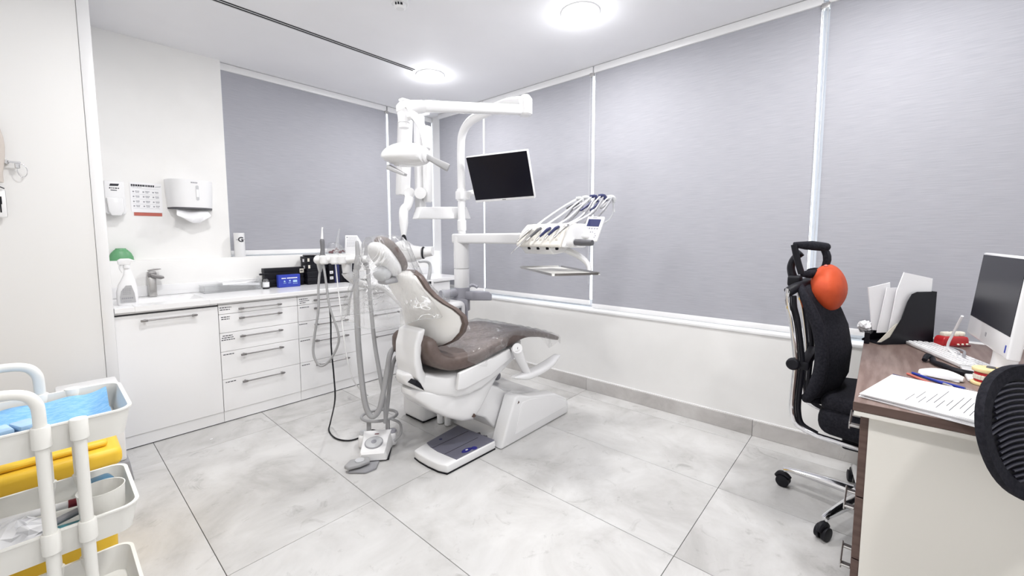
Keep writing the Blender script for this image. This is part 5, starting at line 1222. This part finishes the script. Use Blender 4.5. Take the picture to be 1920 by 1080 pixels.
for k, (zr, zb) in enumerate(((.780, .705), (.502, .425), (.225, .145))):
    ty = tray(zr, zb, 'tray')
    for x in (-.030, .036):
        for y, s in ((TY0, -1), (TY1, 1)):
            obj('post_clip', B().lathe((x, y+s*.004, zr-.040), [(.0165, -.012), (.018, -.010), (.018, .040), (.0165, .043)], 18), 'offwhite', ty)
for x in (-.030, .036):
    for y, s in ((TY0, -1), (TY1, 1)):
        obj('post', B().cyl((x, y+s*.004, .10), (x, y+s*.004, .75), .0125, n=16), 'offwhite', tc)
for y, s in ((TY0, -1), (TY1, 1)):
    obj('handle', B().tube([(-.030, y+s*.004, .755), (-.030, y+s*.004, .82), (-.034, y+s*.004, .845), (-.048, y+s*.004, .866), (-.075, y+s*.004, .876), (-.115, y+s*.004, .876), (-.155, y+s*.004, .862), (-.175, y+s*.004, .835), (-.178, y+s*.004, .755)], .0125, 14, 6), 'offwhite', tc)
for x in (TX0+.05, TX1-.03):
    for y in (TY0+.04, TY1-.04):
        cw = obj('caster', B().tube([(x+.025, y-.012, .026), (x+.025, y+.012, .026)], .026, 18, 0), 'mid_grey', tc)
        obj('caster_fork', B().box(x, x+.05, y-.018, y+.018, .052, .10, .008, 2), 'offwhite', cw)
obj('end_bracket', B().tube([(TX1-.01, TY0+.10, .16), (TX1+.016, TY0+.10, .172), (TX1+.024, TY0+.10, .14), (TX1+.016, TY0+.10, .10)], .011, 10, 4), 'offwhite', tc)
# --- what lies in the trolley
b = B(); rows = []
for i in range(25):
    row = []
    for j in range(17):
        u, v = i/24, j/16; x = TX0+.04+(TX1-TX0-.07)*u; y = TY0+.030+(TY1-TY0-.05)*v
        z = .716+.003*math.sin(x*60)+.046*max(0, (v-.76)/.24)**.8+.012*max(0, (u-.88)/.12)+.006*math.sin(v*22)*max(0, u-.85)*6
        row.append((x, y, z))
    rows.append(row)
b.loft(rows, cap=False, closed=False)
solo('blue_bib', b, 'blue_pad', 'blue ribbed paper bib lining the top trolley tray', 'bib', (-.09, 1.70, .715), smooth=60)
pk = [(-.150, 1.60, 'leftmost, cut by the picture edge'), (-.098, 1.605, 'second from the left'), (-.055, 1.615, 'nearest the trolley handle post')]
for k, (x, y, w_) in enumerate(pk):
    for j in range(3):
        lab = ('bottom', 'middle', 'top')[j]+' pale blue sealed packet of the pile '+w_
        o = solo('sterile_packet', B().box(x-.020, x+.020, y-.03, y+.03, .735+.016*j, .7495+.016*j, .005, 2, rot=RZ(6*(j-1)+8*k)), 'packet_blue', lab, 'packet', (x, y, .735+.016*j), 'pale blue packets on the trolley')
t = thing('white_cup', 'large white plastic cup in the middle trolley tray', 'cup', (.075, 1.612, .43))
obj('cup', B().lathe((.070, 1.625, .430), [(.001, 0), (.045, .001), (.050, .110), (.051, .113), (.0485, .113), (.043, .006), (.001, .005)], 32, cap=False), 'offwhite', t, smooth=45)
t = thing('marker', 'white marker with red cap lying in the middle trolley tray', 'marker', (.0, 1.72, .49))
obj('barrel', B().tube([(-.16, 1.70, .505), (.005, 1.70, .492)], .0105, 14, 0), 'gloss_white', t)
obj('cap', B().tube([(.005, 1.70, .492), (.045, 1.70, .489)], [.0115, .011], 14, 0), 'dark_red', t)
solo('black_marker', B().tube([(-.035, 1.655, .470), (.03, 1.662, .482)], .010, 12, 0), 'mid_grey', 'dark marker with grey label lying in the middle trolley tray', 'marker', (-.01, 1.66, .47))
solo('teal_packet', B().box(-.045, .045, 1.605, 1.655, .435, .462, .008, 2, rot=RZ(-10)), 'teal', 'teal plastic packet in the middle trolley tray', 'packet', (0, 1.63, .435))
solo('red_packet', B().prism([(-.01, .436), (.05, .436), (.05, .482), (.035, .482)], 'y', 1.588, 1.603, .002), 'brick_red', 'red card packet beside the white cup in the trolley', 'packet', (.02, 1.595, .436))
solo('petrol_packet', B().box(.03, .105, 1.745, 1.80, .436, .510, .012, 3, rot=RZ(12)), 'petrol', 'dark blue-green packet behind the white cup in the trolley', 'packet', (.07, 1.77, .436))
b = B(); b.ball((-.085, 1.64, .475), .050, .040, .042, 16, 10); rr = random.Random(9)
for v in b.bm.verts: v.co += Vector((rr.uniform(-.009, .009), rr.uniform(-.009, .009), rr.uniform(-.009, .009)))
solo('tissue_bundle', b, 'paper', 'crumpled white tissues in the middle trolley tray', 'tissues', (-.085, 1.64, .433), smooth=0)
solo('gauze_box', B().box(-.20, .02, 1.562, 1.578, .436, .485, .003, 2), 'satin_white', 'long pale box along the near side of the middle trolley tray', 'box', (-.09, 1.57, .436))
b = B().lathe((.035, 1.655, .152), [(.001, 0), (.035, .002), (.055, .035), (.066, .058), (.063, .058), (.05, .034), (.03, .006), (.001, .005)], 32, cap=False)
solo('blue_bowl', b, 'cobalt', 'dark blue bowl in the bottom trolley tray', 'bowl', (.035, 1.655, .152), smooth=45)
solo('white_slip', B().box(.150, .215, 1.575, 1.578, .15, .172, 0, 1, rot=RY(-28)), 'paper', 'white paper slip sticking out beside the bottom trolley tray', 'paper', (.18, 1.576, .15))

# ================================================================== BINS behind the trolley
yb = thing('yellow_bin', 'yellow lidded clinical waste bin behind the trolley', 'bin', (-.07, 2.22, 0))
obj('body', B().prism([(-.40, .002), (.115, .002), (.130, .44), (-.42, .44)], 'y', 2.02, 2.42, .02, 3), 'yellow', yb)
obj('lid', B().box(-.44, .148, 2.0, 2.44, .44, .505, .022, 4), 'yellow', yb, smooth=45)
obj('lid_step', B().box(-.40, .115, 2.04, 2.40, .505, .528, .012, 3), 'yellow', yb, smooth=45)
obj('sticker', B().prism([(-.045, 2.08), (.085, 2.08), (.085, 2.20), (-.045, 2.20)], 'z', .5282, .5290), 'sticker_yellow', yb)
obj('sticker_print', B().box(-.035, -.02, 2.09, 2.185, .5290, .5295), 'ink', yb)
t = thing('pedal_bin', 'white bin with a grey foot standing behind the yellow bin', 'bin', (.17, 2.90, 0))
obj('body', B().box(.0, .225, 2.84, 3.10, .115, .50, .010, 2), 'satin_white', t)
obj('foot', B().prism([(-.02, .002), (.245, .002), (.232, .115), (-.01, .115)], 'y', 2.815, 3.12, .008, 2), 'mid_grey', t)
solo('torn_scrap', B().box(0, .014, 0, .009, .0005, .003, .001, 1).move((.62, 3.05, 0)), 'paper', 'tiny white paper scrap on the floor by the cabinets', 'scrap', (.62, 3.05, 0))
